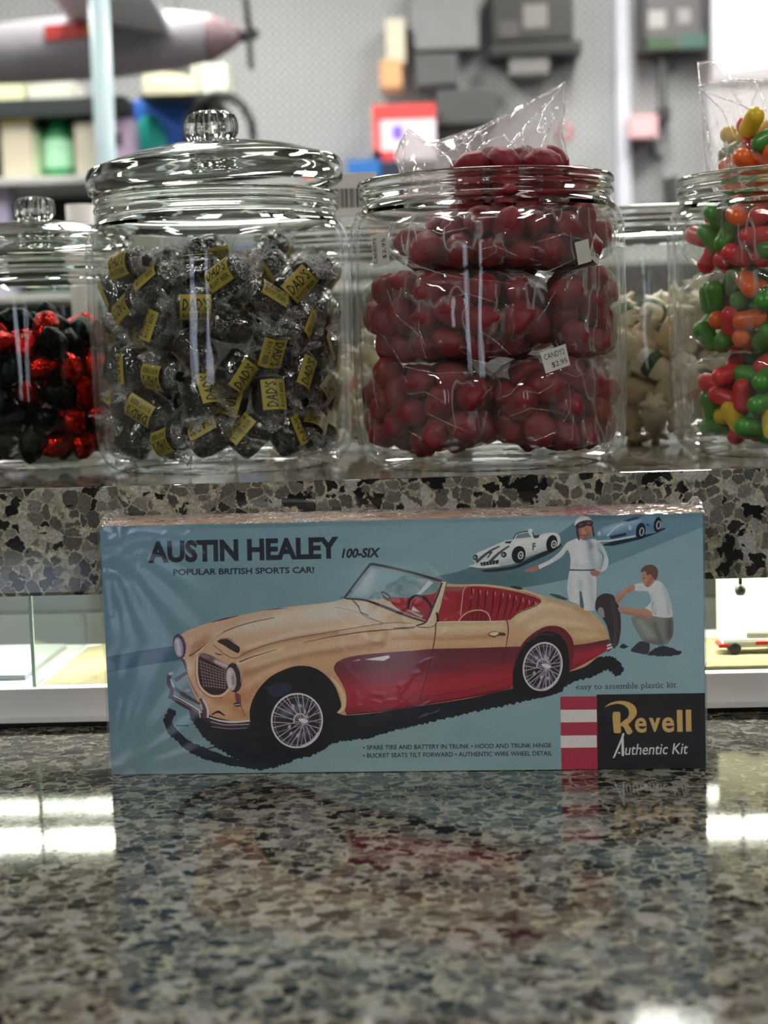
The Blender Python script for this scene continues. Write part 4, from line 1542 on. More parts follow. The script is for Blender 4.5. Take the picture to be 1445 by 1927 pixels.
stroke(T5((1012, 246), (985, 268), (900, 302), (852, 338)), 1.6, (60, 20, 26))
shape(T5((596, 347, 1), (615, 320), (650, 297), (700, 289), (735, 299), (752, 322), (757, 347, 1)), (108, 22, 32))
stroke(T5((596, 347), (615, 320), (650, 297), (700, 289), (735, 299), (752, 322), (757, 345)), 2.0, (206, 160, 128))
for a, b2 in (((640, 320), (650, 345)), ((664, 308), (668, 345)), ((690, 302), (688, 345)), ((714, 304), (708, 345)), ((734, 316), (728, 345))):
    stroke(T5(a, b2), 1.6, (60, 14, 22))
stroke(T5((480, 349), (600, 347), (760, 346), (832, 344)), 1.8, (226, 200, 160))
# windscreen: glass streaks, frame, pillar, wipers, mirror, steering wheel
shape(T5((56, 222, 1), (158, 78, 1), (250, 92), (370, 118), (498, 152, 1), (480, 200), (420, 214), (340, 222), (240, 222)), airbrush(bg, [(T5((60, 220), (160, 90)), 14, (150, 168, 178), .6), (T5((370, 200), (440, 130)), 9, (196, 212, 222), .7), (T5((300, 190), (480, 165)), 16, (84, 108, 112), .7), (T5((150, 110), (120, 200)), 10, (176, 192, 200), .35)]), True, 5)
shape(T5((380, 216), (446, 140), (470, 150), (400, 216)), (190, 206, 216), False)
stroke(T5((342, 285), (345, 250), (362, 226), (385, 217), (410, 222), (438, 240), (456, 268), (462, 290)), 5.0, (40, 26, 30))
stroke(T5((352, 280), (362, 240), (384, 224)), 1.2, (150, 110, 100))
shape(T5((366, 268), (402, 300), (360, 292)), (196, 180, 172), False)
stroke(T5((20, 228), (148, 62), (166, 58), (260, 76), (376, 104), (522, 146)), [3.4, 5.2, 4.6, 5], (44, 36, 44))
stroke(T5((62, 214), (158, 84)), 1.2, (150, 150, 156))
stroke(T5((0, 222), (24, 226), (60, 190)), 1.6, (70, 56, 52))
stroke(T5((160, 70), (260, 88), (376, 116), (505, 150)), 1.2, (120, 122, 130))
shape(T5((505, 148), (537, 148, 1), (516, 232), (476, 366, 1), (392, 376, 1), (384, 368), (426, 352), (446, 320)), airbrush((206, 174, 136), [(T5((520, 150), (470, 290), (440, 350)), 3, (236, 210, 176), .6), (T5((510, 150), (440, 330)), 2.4, (70, 54, 54), .9)]), True, 3)
stroke(T5((514, 152), (486, 226), (446, 322), (428, 352), (384, 368)), [3, 4, 3.4, 3], (50, 38, 42))
stroke(T5((536, 150), (515, 236), (478, 364), (392, 376)), 1.4, (70, 48, 46))
stroke(T5((24, 230), (130, 240), (210, 268), (280, 296), (360, 326), (430, 348)), [3, 4.6, 5.4, 4.6, 3], (46, 34, 40))
stroke(T5((140, 236), (200, 256), (270, 282), (345, 312)), 1.0, (170, 150, 140))
stroke(T5((66, 240), (92, 270), (104, 298), (140, 316)), 2.2, (86, 70, 64))
stroke(T5((272, 292), (284, 302)), 3.4, (40, 30, 36))
shape(T5((206, 196), (230, 198), (256, 222), (250, 244), (222, 232)), (48, 40, 46))
stroke(T5((214, 206), (244, 226)), 1.4, (180, 180, 186))
shape(T5((330, 285), (352, 290), (420, 318), (410, 330)), (150, 130, 124), False)
stroke(T5((486, 300), (494, 348)), 4, (50, 18, 24))

# red side panel
def red_panel(P):
    x, y = P[:, 0], P[:, 1]
    top = np.interp(x, [628, 730, 950, 1190], [1235, 1225, 1218, 1200])
    bot = np.interp(x, [628, 740, 880, 960, 1060, 1145], [1342, 1336, 1315, 1296, 1262, 1228])
    v = np.clip((y - top) / (bot - top), 0, 1)
    c0, c1, c2, c3 = (np.array(c, float) for c in ((84, 34, 44), (104, 32, 42), (142, 32, 44), (104, 26, 36)))
    w = np.stack([np.interp(v, [0, .22, .40, .62, .86, 1], [c0[k], c0[k], c1[k], c2[k], c2[k] * .96, c3[k]]) for k in range(3)], 1)
    m = np.array([mnoise.noise(Vector((a * 0.012, b2 * 0.06, 5))) for a, b2 in P])
    return w * (1 + 0.10 * m)[:, None]


shape(T1((1086, 758), (1096, 728), (1140, 706), (1220, 691), (1330, 681), (1445, 673)) + T2((170, 671), (350, 667), (500, 662), (572, 660, 1), (560, 750), (532, 848, 1), (420, 876), (300, 898), (0, 946)) + T1((1300, 947), (1142, 960, 1), (1134, 936), (1142, 886), (1132, 842), (1110, 800)), red_panel, True, 5)
shape(T2((800, 655, 1), (880, 645), (970, 627, 1), (977, 655), (958, 680), (932, 696), (862, 736), (790, 772, 1), (806, 720)), red_panel, True, 5)
stroke(T1((1142, 958), (1300, 944)) + T2((0, 940), (300, 893), (530, 846)), 2.2, (70, 22, 30))
stroke(T2((10, 905), (200, 880), (420, 838), (528, 800)), [1, 2.4, 1], (98, 30, 40))
shape(T1((1222, 713), (1330, 694), (1336, 704), (1308, 719)), (226, 220, 214), False)
shape(T1((1164, 722), (1200, 712), (1204, 716)), (190, 176, 170), False)
# cream lip beside the front wheel, door lines and handle
stroke(T1((1072, 790), (1110, 838), (1130, 890), (1126, 930), (1104, 950)), [2, 7, 8, 8, 4], (214, 170, 126))
for pts in (T2((192, 552), (188, 610), (178, 672)), T2((512, 546), (517, 590), (506, 660))):
    stroke(pts, [2.2, 2.4, 1.6], (74, 44, 38))
for pts in (T2((178, 672), (158, 760), (118, 905)), T2((506, 660), (490, 740))):
    stroke(pts, 1.4, (60, 24, 32))
shape(T2((424, 606), (448, 592), (470, 596), (502, 600), (502, 612), (470, 612), (452, 620)), (70, 44, 38))
shape(T2((430, 605), (450, 595), (474, 600), (456, 612)), (224, 204, 176))
shape(T2((700, 424), (740, 428), (782, 446), (770, 452), (730, 440)), (50, 58, 64))
shape(T2((520, 392), (560, 390), (584, 402), (560, 404)), (40, 42, 48))

# wheels and arches
shape(T1((712, 1000, 1), (712, 930), (740, 860), (790, 800), (850, 764), (920, 742), (985, 746), (1042, 776), (1088, 828), (1112, 888), (1118, 925), (1098, 952), (1080, 1000), (1090, 1060), (1050, 1100), (960, 1140), (860, 1150), (760, 1120)), (20, 20, 25))
shape(T1((786, 840), (830, 820), (900, 826), (880, 860), (820, 880)), airbrush((34, 36, 54), []), True, 5)
shape(T2((536, 850, 1), (537, 760), (560, 680), (606, 618), (680, 572), (750, 572), (796, 612), (812, 660), (806, 720), (790, 776), (740, 800)), (82, 26, 36))
shape(T2((536, 850, 1), (540, 770), (566, 690), (612, 628), (680, 594), (738, 604), (778, 650), (790, 720), (784, 800), (736, 868), (650, 890), (560, 880)), (22, 20, 25))
stroke(T2((600, 640), (660, 606), (720, 610)), 2, (52, 44, 50))


def wire_wheel(c, rx, ry, rot, hub, seed):
    g = np.random.default_rng(seed)
    ell(c[0], c[1], rx, ry, airbrush((34, 30, 38), [([(c[0] - rx * .5, c[1] - ry * .3), (c[0] + rx * .2, c[1] - ry * .5)], 8, (92, 88, 108), .8), ([(c[0] + rx * .4, c[1] + ry * .4), (c[0] + rx * .1, c[1] + ry * .6)], 7, (80, 74, 92), .8)]), rot, 44, step=4)
    cr, sr = math.cos(R(rot)), math.sin(R(rot))

    def on(a, k=1.0):
        x, y = rx * k * math.cos(a), ry * k * math.sin(a)
        return (c[0] + x * cr - y * sr, c[1] + x * sr + y * cr)
    for k in range(30):
        a = 2 * PI * k / 30 + g.uniform(-.05, .05)
        b2 = a + (0.6 if k % 2 else -0.6)
        p, q = on(a, 0.97), (hub[0] + 5 * math.cos(b2), hub[1] + 6 * math.sin(b2))
        stroke([p, q], [1.5, 0.8], (176, 172, 182) if k % 3 else (120, 116, 130))
    for k in range(7):
        a = g.uniform(0, 2 * PI)
        p = on(a, g.uniform(.35, .6))
        ell(p[0], p[1], 4.2, 2.6, (150, 146, 160), g.uniform(0, 180), 12)
    ring(c[0], c[1], rx, ry, 3.2, (202, 196, 200), rot)
    ring(c[0] + 1, c[1] + 1, rx * .9, ry * .9, 1.0, (120, 116, 126), rot)
    ring(c[0], c[1], rx * .99, ry * .99, 5.0, (190, 184, 190), rot, 20, 20, 70)
    ring(hub[0] - 6, hub[1] - 3, 11, 12, 3, (170, 166, 176), rot, 24, 150, 330)
    ell(hub[0], hub[1], 8, 8, (96, 92, 104), 0, 20)
    shape([(hub[0] - 9, hub[1] - 4), (hub[0] + 1, hub[1] - 6), (hub[0] + 10, hub[1] - 1), (hub[0] + 2, hub[1] + 3)], (220, 216, 220), True)
    shape([(hub[0] - 3, hub[1] + 2), (hub[0] + 5, hub[1] + 3), (hub[0] - 1, hub[1] + 10)], (150, 146, 156), False)


c = T1((921, 985))[0]
wire_wheel(c, 47.5, 50.5, 8, T1((948, 990))[0], 3)
c = T2((671, 750))[0]
wire_wheel(c, 35.5, 45, 14, T2((686, 752))[0], 9)

# nose: headlamps, grille, scoop, bumpers
c = T1((397, 654))[0]
ell(c[0], c[1], 12, 23.5, (62, 48, 70), -8)
ell(c[0] - 1.5, c[1] + 2, 8.6, 19, airbrush((120, 110, 142), [([(c[0] - 4, c[1] - 10), (c[0], c[1] + 14)], 4, (206, 198, 214), .9)]), -8, step=3)
shape(T1((372, 690), (392, 706), (418, 712), (430, 740), (426, 762), (408, 720)), (70, 50, 66))
shape(T1((480, 706, 1), (498, 686), (540, 696), (610, 744), (618, 800), (612, 842), (582, 868), (540, 870), (502, 848), (482, 806)), (40, 28, 32))
gp = T1((484, 712), (606, 762), (606, 846), (500, 836))
for k in range(9):
    u = (k + .5) / 9
    stroke([(gp[0][0] + (gp[1][0] - gp[0][0]) * u, gp[0][1] + (gp[1][1] - gp[0][1]) * u), (gp[3][0] + (gp[2][0] - gp[3][0]) * u, gp[3][1] + (gp[2][1] - gp[3][1]) * u)], .9, (116, 96, 94))
for k in range(8):
    v = (k + .5) / 8
    stroke([(gp[0][0] + (gp[3][0] - gp[0][0]) * v, gp[0][1] + (gp[3][1] - gp[0][1]) * v), (gp[1][0] + (gp[2][0] - gp[1][0]) * v, gp[1][1] + (gp[2][1] - gp[1][1]) * v)], .9, (134, 112, 108))
shape(T1((482, 690, 1), (508, 684), (570, 712), (622, 738, 1), (612, 764), (560, 734), (500, 706)), airbrush((86, 66, 66), [(T1((560, 722), (612, 744)), 4, (206, 190, 184), .9), (T1((490, 694), (530, 702)), 3, (120, 98, 94), .6)]), True, 3)
stroke(T1((478, 700), (476, 770), (490, 832), (534, 872), (584, 874), (618, 846)), [2.6, 3, 3.6, 4, 3], (216, 178, 150))
stroke(T1((470, 716), (468, 780), (484, 838), (530, 880), (590, 884)), 1.2, (100, 62, 54))
c = T1((640, 794))[0]
ell(c[0], c[1], 15.2, 28, (48, 34, 40), -6)
stroke(T1((652, 738), (670, 770), (672, 820)), [1, 3, 1], (150, 130, 132))
c = T1((628, 800))[0]
ell(c[0], c[1], 9.4, 22, airbrush((168, 150, 150), [([(c[0] - 3, c[1] - 14), (c[0] - 2, c[1] + 14)], 4, (214, 204, 204), .8), ([(c[0] + 3, c[1] - 6), (c[0] + 4, c[1] + 8)], 3, (96, 80, 84), .8)]), -6, step=3)
shape(T1((566, 632), (596, 620), (620, 626), (645, 644), (666, 660), (660, 684), (630, 672), (596, 650)), (44, 30, 32))
stroke(T1((576, 622), (618, 620), (650, 642)), [1, 3, 1], (120, 96, 88))
stroke(T1((556, 684), (572, 690), (590, 692)), [2, 3, 1.4], (84, 60, 58))
shape(T1((645, 862), (668, 872), (668, 905), (650, 900)), (92, 54, 50))
c = T1((656, 914))[0]
ell(c[0], c[1], 8, 4.5, (60, 40, 42), 0, 16)
stroke(T1((640, 916), (676, 912)), 1.4, (196, 170, 160))
stroke(T1((668, 872), (672, 920), (690, 968)), [3, 2, 1], (110, 62, 50))
for pts, w, c in ((T1((352, 872), (400, 902), (450, 932), (500, 966), (560, 996), (630, 1008), (712, 1000)), [7, 11, 10, 10, 12, 12, 10], (46, 34, 44)),
                  (T1((378, 842), (420, 872), (490, 912)), [6, 8, 4], (60, 48, 58)),
                  (T1((366, 872), (420, 900), (470, 930), (498, 950)), [1.6, 3, 2], (190, 180, 188)), (T1((372, 886), (430, 916), (490, 956)), 1.2, (130, 118, 128)),
                  (T1((530, 972), (580, 986), (640, 992), (710, 986)), [2, 3.6, 3], (206, 196, 198)), (T1((536, 990), (600, 1004), (708, 1002)), 1.6, (150, 138, 142)),
                  (T1((540, 1012), (620, 1022), (700, 1018)), 1.4, (120, 104, 106)), (T1((540, 960), (570, 946), (600, 964)), [2, 5, 2], (40, 30, 36)),
                  (T1((352, 782), (350, 820), (364, 850), (356, 888)), [8, 7, 8, 8], (58, 48, 70)), (T1((350, 778), (368, 774)), 5, (176, 168, 190)), (T1((358, 800), (372, 836)), 2.2, (186, 178, 200)),
                  (T1((378, 806), (404, 788), (430, 770)), [8, 7, 6], (60, 50, 74)), (T1((488, 884), (508, 920), (514, 976)), [5, 8, 9], (62, 46, 54)), (T1((500, 888), (522, 930), (524, 972)), [2, 4, 4], (208, 196, 198)),
                  (T1((484, 886), (512, 874)), 3.6, (150, 134, 140)), (T1((486, 940), (490, 972)), 2.4, (186, 174, 180)), (T1((424, 852), (446, 850)), 5, (150, 140, 150))):
    stroke(pts, w, c)
# tail bumper
shape(T2((958, 650), (978, 636), (986, 650), (984, 668), (962, 684)), (74, 50, 56))
for dy in (0, 14):
    stroke(T2((960, 658 + dy), (984, 648 + dy)), 3.4, (212, 206, 206))

# --- the driver in white
shape(T3((650, 382, 1), (800, 378, 1), (806, 450), (804, 540), (796, 612, 1), (738, 612, 1), (726, 560), (715, 500), (708, 580, 1), (650, 556, 1), (638, 500), (640, 440)), airbrush((206, 214, 220), [(T3((770, 400), (790, 600)), 6, (150, 166, 182), .7), (T3((714, 440), (716, 510)), 4, (150, 164, 178), .7), (T3((652, 420), (648, 540)), 4, (170, 184, 196), .6)]), True, 4)
shape(T3((708, 500), (720, 505), (734, 590), (722, 600), (712, 580)), (62, 84, 98))
shape(T3((655, 208), (700, 194), (735, 206), (790, 198), (836, 226), (866, 286), (876, 330), (862, 372), (832, 388), (800, 380, 1), (652, 378, 1), (656, 310), (640, 262), (606, 300), (545, 338), (476, 372, 1), (468, 350, 1), (536, 318), (594, 272), (628, 226)), airbrush((204, 214, 222), [(T3((820, 230), (840, 300), (820, 370)), 6, (128, 146, 166), .8), (T3((770, 250), (790, 370)), 7, (120, 138, 158), .75), (T3((560, 322), (640, 262)), 3, (160, 176, 192), .6), (T3((700, 210), (720, 370)), 6, (226, 234, 238), .5), (T3((664, 350), (780, 360)), 4, (160, 176, 194), .6), (T3((760, 205), (775, 240)), 5, (70, 84, 100), .7)]), True, 4)
stroke(T3((815, 250), (845, 300), (828, 378)), [1, 2, 1], (76, 92, 110))
stroke(T3((650, 376), (720, 378), (800, 376)), 2.6, (44, 58, 72))
shape(T3((468, 352), (440, 356), (405, 372), (386, 386), (418, 384), (425, 392), (470, 374)), (150, 96, 84))
shape(T3((770, 384), (800, 378), (828, 390), (808, 412), (780, 408)), (142, 90, 80))
shape(T3((694, 130), (780, 122), (784, 160), (764, 184), (738, 202), (712, 194), (698, 168)), airbrush((156, 98, 84), [(T3((700, 130), (704, 180)), 4, (70, 46, 46), .8), (T3((760, 170), (740, 196)), 4, (96, 62, 60), .7), (T3((720, 150), (740, 165)), 4, (186, 122, 100), .6)]), True, 3)
stroke(T3((692, 130), (696, 170), (706, 204)), 3, (40, 34, 40))
stroke(T3((782, 124), (788, 160), (792, 184)), 3, (36, 34, 42))
stroke(T3((720, 176), (748, 174)), 1.6, (90, 40, 42))
stroke(T3((742, 136), (752, 160)), 1.6, (110, 64, 58))
shape(T3((680, 112), (690, 84), (716, 68), (742, 66), (770, 76), (784, 100), (782, 118, 1), (740, 106), (688, 134, 1)), airbrush((214, 214, 210), [(T3((772, 84), (782, 110)), 4, (150, 156, 162), .7), (T3((700, 84), (740, 74)), 4, (238, 238, 234), .6)]), True, 3)
shape(T3((686, 116), (720, 94), (770, 88), (786, 100), (780, 124), (750, 120), (730, 130), (690, 134)), (40, 38, 44))
for x, y in ((716, 114), (764, 104)):
    a = T3((x, y))[0]
    ell(a[0], a[1], 5, 3, (72, 60, 60), -10, 16)

# --- spare wheel and crouching mechanic
shape(T3((798, 580), (812, 534), (860, 512), (908, 528), (938, 596), (948, 700), (934, 800), (908, 834, 1), (890, 800), (866, 700), (836, 650), (806, 614)), airbrush((44, 38, 42), [(T3((900, 560), (920, 700), (910, 810)), 4, (84, 76, 78), .6)]), True, 4)
for dx in (0, 14, 28):
    stroke(T3((872 + dx, 545 + dx / 4), (900 + dx, 650), (898 + dx * .8, 800)), 1.1, (26, 22, 26))
shape(T3((812, 612), (826, 592), (846, 604), (852, 650), (838, 650), (818, 626)), (128, 120, 122))
shape(T3((1004, 845), (1030, 812), (1062, 790), (1112, 800), (1104, 862), (1050, 858)), (44, 46, 52))
shape(jag(T3((1095, 872), (1150, 826), (1200, 818), (1250, 830), (1305, 855), (1260, 872), (1180, 876), (1095, 872)), 1.2, 3, 12), (36, 40, 46), False)
shape(jag(T3((936, 820), (960, 804), (990, 822), (960, 832), (936, 820)), 0.8, 3, 13), (34, 40, 46), False)
shape(T3((1010, 652), (1060, 644), (1240, 648), (1252, 700), (1246, 760), (1205, 812), (1130, 806), (1075, 786), (1046, 745), (1016, 690)), airbrush((104, 108, 104), [(T3((1060, 680), (1120, 760)), 6, (134, 138, 132), .7), (T3((1230, 670), (1230, 760)), 7, (56, 58, 60), .8), (T3((1140, 690), (1180, 790)), 4, (70, 74, 74), .8), (T3((1090, 790), (1180, 800)), 5, (72, 76, 78), .7)]), True, 4)
shape(T3((1024, 462), (1080, 454), (1112, 474), (1150, 438), (1196, 464), (1226, 530), (1242, 600), (1238, 650), (1134, 642), (1088, 602), (1122, 560), (1108, 506), (1086, 498), (1026, 494)), airbrush((204, 212, 214), [(T3((1200, 480), (1225, 560), (1225, 630)), 5, (140, 156, 172), .7), (T3((1120, 520), (1150, 620)), 4, (150, 164, 176), .6), (T3((1050, 480), (1100, 486)), 3, (160, 174, 186), .6)]), True, 4)
stroke(T3((1135, 560), (1128, 600), (1150, 640)), 1.2, (90, 104, 116))
shape(T3((1022, 462), (960, 492), (915, 534), (916, 552), (932, 572), (976, 516), (1026, 492)), airbrush((168, 114, 94), [(T3((930, 560), (1000, 500)), 3, (128, 80, 68), .6)]), True, 3)
shape(T3((934, 592), (980, 590), (1040, 602), (1090, 600), (1130, 628), (1112, 656), (1050, 646), (980, 632), (938, 618)), airbrush((168, 114, 94), [(T3((960, 624), (1100, 650)), 3, (120, 76, 66), .6)]), True, 3)
shape(T3((1070, 396), (1110, 388), (1138, 420), (1142, 442), (1108, 476), (1084, 466), (1078, 448), (1066, 432), (1072, 418)), airbrush((164, 108, 88), [(T3((1120, 430), (1100, 470)), 4, (120, 74, 64), .6)]), True, 3)
shape(T3((1064, 392), (1070, 366), (1100, 348), (1138, 350), (1160, 374), (1162, 404), (1150, 434), (1134, 424), (1118, 402), (1100, 408), (1088, 384)), (84, 58, 54))
stroke(T3((1074, 426), (1088, 422)), 1.4, (70, 40, 40))

# --- lettering
words_px('AUSTIN HEALEY', *T1((258, 285), (1108, 264)), 42, (26, 30, 40), 0.045, 0, True)
words_px('100-SIX', *T1((1120, 262), (1294, 258)), 18.5, (26, 30, 40), 0.04, 0.22, True)
words_px('POPULAR BRITISH SPORTS CAR!', *T1((370, 338), (998, 327)), 11.6, (26, 32, 42), 0.03, 0)
words_px('• SPARE TIRE AND BATTERY IN TRUNK • HOOD AND TRUNK HINGE', (683, 1411), (1037, 1406.5), 8.4, (30, 38, 48), 0.018, 0)
words_px('• BUCKET SEATS TILT FORWARD • AUTHENTIC WIRE WHEEL DETAIL', (683, 1426), (1039, 1421.5), 8.4, (30, 38, 48), 0.018, 0)


def serif_line(s, bl, br, cap, color):
    P, F = text_mesh(s, 0.0, 0, 3)
    lo, hi = P.min(0), P.max(0)
    H = np.ptp(text_mesh('H', 0, 0, 1)[0][:, 1])
    X = np.ptp(text_mesh('x', 0, 0, 1)[0][:, 1])
    D = text_mesh('p', 0, 0, 1)[0][:, 1].min()
    Asc = text_mesh('l', 0, 0, 1)[0][:, 1].max()
    V, FF = [tuple(q) for q in P], [tuple(f) for f in F]

    def bar(x, y, w=0.20, h=0.045):
        b0 = len(V)
        V.extend([(x - w / 2, y - h / 2), (x + w / 2, y - h / 2), (x + w / 2, y + h / 2), (x - w / 2, y + h / 2)])
        FF.append((b0, b0 + 1, b0 + 2, b0 + 3))
    marks = {'l': ((.5, 0, .26), (.1, Asc, .16)), 'i': ((.5, 0, .26), (.2, X, .16)), 'k': ((.1, 0, .22), (.0, Asc, .16), (.92, 0, .22), (.82, X, .22)), 'm': ((.06, 0, .2), (.5, 0, .2), (.94, 0, .2), (.0, X, .14)), 'b': ((.02, Asc, .16),), 'p': ((.06, D, .24), (.0, X, .14)), 'y': ((.1, X, .22), (.9, X, .22)), 't': ((.85, .02, .14),), 'a': ((1.0, .03, .12),)}
    for i, ch in enumerate(s):
        if ch in marks:
            r = text_mesh(s[:i + 1], 0, 0, 3)[0][:, 0].max()
            w = np.ptp(text_mesh(ch, 0, 0, 3)[0][:, 0])
            for fx, y, bw in marks[ch]:
                bar(r - w + fx * w, y, bw)
    V = np.array(V)
    bl, br = np.array(bl, float), np.array(br, float)
    ex = br - bl
    ey = np.array([ex[1], -ex[0]]) / np.linalg.norm(ex) * cap / H
    emit(bl + np.outer((V[:, 0] - lo[0]) / (hi[0] - lo[0]), ex) + np.outer(V[:, 1], ey), FF, color)


serif_line('easy to assemble plastic kit', *T7((210, 229), (1118, 210)), 10.4, (28, 36, 46))

# --- maker's panel
shape([(1122.5, 1307), (1330, 1304), (1334, 1470), (1124, 1470)], (26, 25, 29), False)
shape([(1054, 1311), (1122.8, 1310), (1125, 1470), (1057, 1470)], (146, 40, 58), False)
for y0, y1 in ((411, 526), (644, 756)):
    shape(T7((70, y0 + 2), (398, y0 - 1), (400, y1 - 3), (74, y1 + 1)), (214, 210, 202), False)
GOLD = (190, 142, 82)
shape(T7((463, 394, 1), (520, 352), (600, 332), (680, 340), (740, 376), (762, 425), (752, 470), (716, 512, 1), (690, 530), (676, 490, 1), (692, 450), (684, 408), (650, 374), (590, 358), (520, 370)), GOLD)
shape(T7((545, 442), (603, 432), (612, 445), (613, 535, 1), (655, 502), (690, 486), (716, 508), (684, 545, 1), (722, 612), (678, 634), (640, 566), (614, 562, 1), (616, 618), (560, 622), (552, 600)), GOLD)
for s, x0, x1, yb, h, of in (('e', 745, 852, 622, 138, .022), ('v', 872, 978, 612, 126, .035), ('e', 990, 1102, 618, 138, .022), ('l', 1128, 1178, 612, 198, .05), ('l', 1208, 1258, 610, 198, .05)):
    words_px(s, *T7((x0, yb), (x1, yb - 1)), h / 4.817, GOLD, of, 0, True)
WHT = (214, 212, 208)
shape(T7((542, 852), (618, 672), (632, 625), (650, 626), (640, 668), (560, 846)), WHT, False)
shape(T7((622, 668), (642, 664), (648, 818), (640, 836), (624, 826)), WHT, False)
shape(T7((590, 800), (606, 795), (612, 806), (598, 812)), WHT)
words_px('uthentic Kit', *T7((656, 822), (1226, 811)), 98 / 4.817, WHT, 0.004, 0.2)

me = bpy.data.meshes.new('printed_front')
me.from_pydata(ART['v'], [], ART['f'])
ca = me.color_attributes.new('print', 'FLOAT_COLOR', 'POINT')
ca.data.foreach_set('color', np.concatenate([np.array(ART['c']), np.ones((len(ART['c']), 1))], 1).astype(np.float32).ravel())
gp_ = G('printed_card')
at_ = gp_.n('Attribute', attribute_name='print')
nz_ = gp_.noise(gp_.coord(), 900, 2)
cc_ = gp_.mix(1.0, at_.outputs['Color'], gp_.ramp(nz_, [(0.3, 0.90), (0.7, 1.08)]), 'MULTIPLY')
pb_ = gp_.n('BsdfPrincipled', ins={'Base Color': cc_, 'Roughness': 0.5, 'Specular IOR Level': 0.3})
me.materials.append(gp_.done(pb_.outputs[0]))
art = bpy.data.objects.new('printed_front', me)
col.objects.link(art)
art.parent = kit

# shrink wrap: a clear skin just off the carton, puckered along its top edge
M['shrink'] = film('shrink_film', spec=0.0, scale=26, bump=0.04, haze=0.0, stretch=(1, 1, 1.6), tint=(0.985, 0.985, 0.985))
M['shrink_seam'] = film('shrink_seam_film', spec=0.2, scale=120, bump=0.8, haze=0.14, stretch=(1, 1, 1))
sw = MB()
nx, nz = 90, 40
y0 = -0.0030
vs, fs = [], []
for j in range(nz + 1):
    for i in range(nx + 1):
        x, z = -hw - 0.0008 + (BOX_W + 0.0016) * i / nx, BOX_H * j / nz
        # creases that fan out of the corners
        cx, cz = abs(abs(x) - hw), min(z, BOX_H - z)
        dd = math.hypot(cx, cz)
        a = math.atan2(cz, cx + 1e-6)
        cr = 0.0007 * math.exp(-dd / 0.035) * math.sin(a * 22 + math.copysign(1.0, x) + (2 if z > BOX_H / 2 else 0)) * min(1, dd / 0.006)
        rp = 0.0002 * math.exp(-cx / 0.012) * math.sin(z * 1500)
        vs.append((x, y0 + cr + rp, z))
for j in range(nz):
    for i in range(nx):
        q = j * (nx + 1) + i
        fs.append((q, q + 1, q + nx + 2, q + nx + 1))
sw.add(vs, fs, M['shrink'], True)
g2 = np.random.default_rng(4)
vs, fs = [], []
n = 120
for i in range(n + 1):
    x = -hw - 0.0008 + (BOX_W + 0.0016) * i / n
    up = 0.0012 + 0.0016 * (0.5 + 0.5 * mnoise.noise(Vector((x * 60, 1, 2)))) + (0.003 if i in (0, 1, n, n - 1) else 0)
    for yy, zz in ((y0, BOX_H - 0.0001), (0.012, BOX_H + up), (0.032, BOX_H + up * 1.2), (BOX_D + 0.0008, BOX_H + 0.0004), (BOX_D + 0.0008, 0.001)):
        vs.append((x, yy, zz))
for i in range(n):
    for k in range(4):
        q = i * 5 + k
        fs.append((q, q + 5, q + 6, q + 1))
sw.add(vs, fs, M['shrink_seam'], True)
for sx in (-1, 1):
    x = sx * (hw + 0.0008)
    sw.add([(x, y0, 0.0), (x, BOX_D + 0.0008, 0.0), (x, BOX_D + 0.0008, BOX_H), (x, y0, BOX_H)], [(0, 1, 2, 3)], M['shrink'])
sw.build('shrink_wrap', kit)


# ------------------------------------------------------------------ the shop behind the counter
def px_rect(x0, y0, x1, y1, Y):
    a, b2 = at(x0, y1, Y), at(x1, y0, Y)
    c, d = at(x0, y0, Y), at(x1, y1, Y)
    return min(a.x, c.x) / 2 + max(a.x, c.x) / 2, b2.x / 2 + d.x / 2, a.z / 2 + d.z / 2, b2.z / 2 + c.z / 2


def item(name, rect, Y, depth, c, label, cat, extra=None, rough=0.5, bev=0.006, group=None, zb=None):
    x0, x1, z0, z1 = px_rect(*rect, Y)
    if zb is not None:
        z0 = zb + 0.0003
    if Y > 5.1:
        depth = BACK_Y - Y
    t = MB().box((x0, Y, z0), (x1, Y + depth, z1), plain(name + '_surface', c, rough, vary=0.08, scale=14), bev=bev)
    if extra:
        for rc, cc, nm in extra:
            ex0, ex1, ez0, ez1 = px_rect(*rc, Y)
            t.box((max(ex0, x0), Y - 0.002, max(ez0, z0)), (min(ex1, x1), Y + 0.001, min(ez1, z1)), plain(name + '_print', cc, 0.5, vary=0.05))
    return tag(t.build(name), label, cat, group)


def z_at(px, py, Y):
    return at(px, py, Y).z


YS_ = 4.75
xl, xr2 = at(-140, 300, YS_).x, at(500, 300, YS_).x
rack = tag(empty('store_shelf', (0, YS_, 0)), 'dark shop shelving with white edged boards at the left of the pegboard', 'shelving')
m_board, m_dark = plain('shelf_white', (206, 208, 204), 0.5), plain('shelf_dark', (34, 42, 40), 0.6, vary=0.2)
ZB = [z_at(100, 332, YS_), z_at(200, 548, YS_), z_at(100, 184, YS_)]
ZC = z_at(330, 176, YS_)
for zb, xe in ((ZB[0], at(402, 330, YS_).x), (ZB[1], at(700, 548, YS_).x)):
    MB().box((xl, -0.02, zb - 0.02), (xe, 0.40, zb), m_board, bev=0.002).build('board', rack)
MB().box((xl, 0.0, ZB[2] - 0.05), (at(235, 184, YS_).x, 0.40, ZB[2]), m_dark, bev=0.002).build('board', rack)
MB().box((at(262, 184, YS_).x, 0.0, ZC - 0.012), (at(400, 184, YS_).x, 0.40, ZC), m_dark, bev=0.002).build('board', rack)
MB().box((xl, 0.40, FLOOR_Z), (at(236, 300, YS_).x, 0.42, ZB[2] + 0.02), m_dark).build('back_panel', rack)
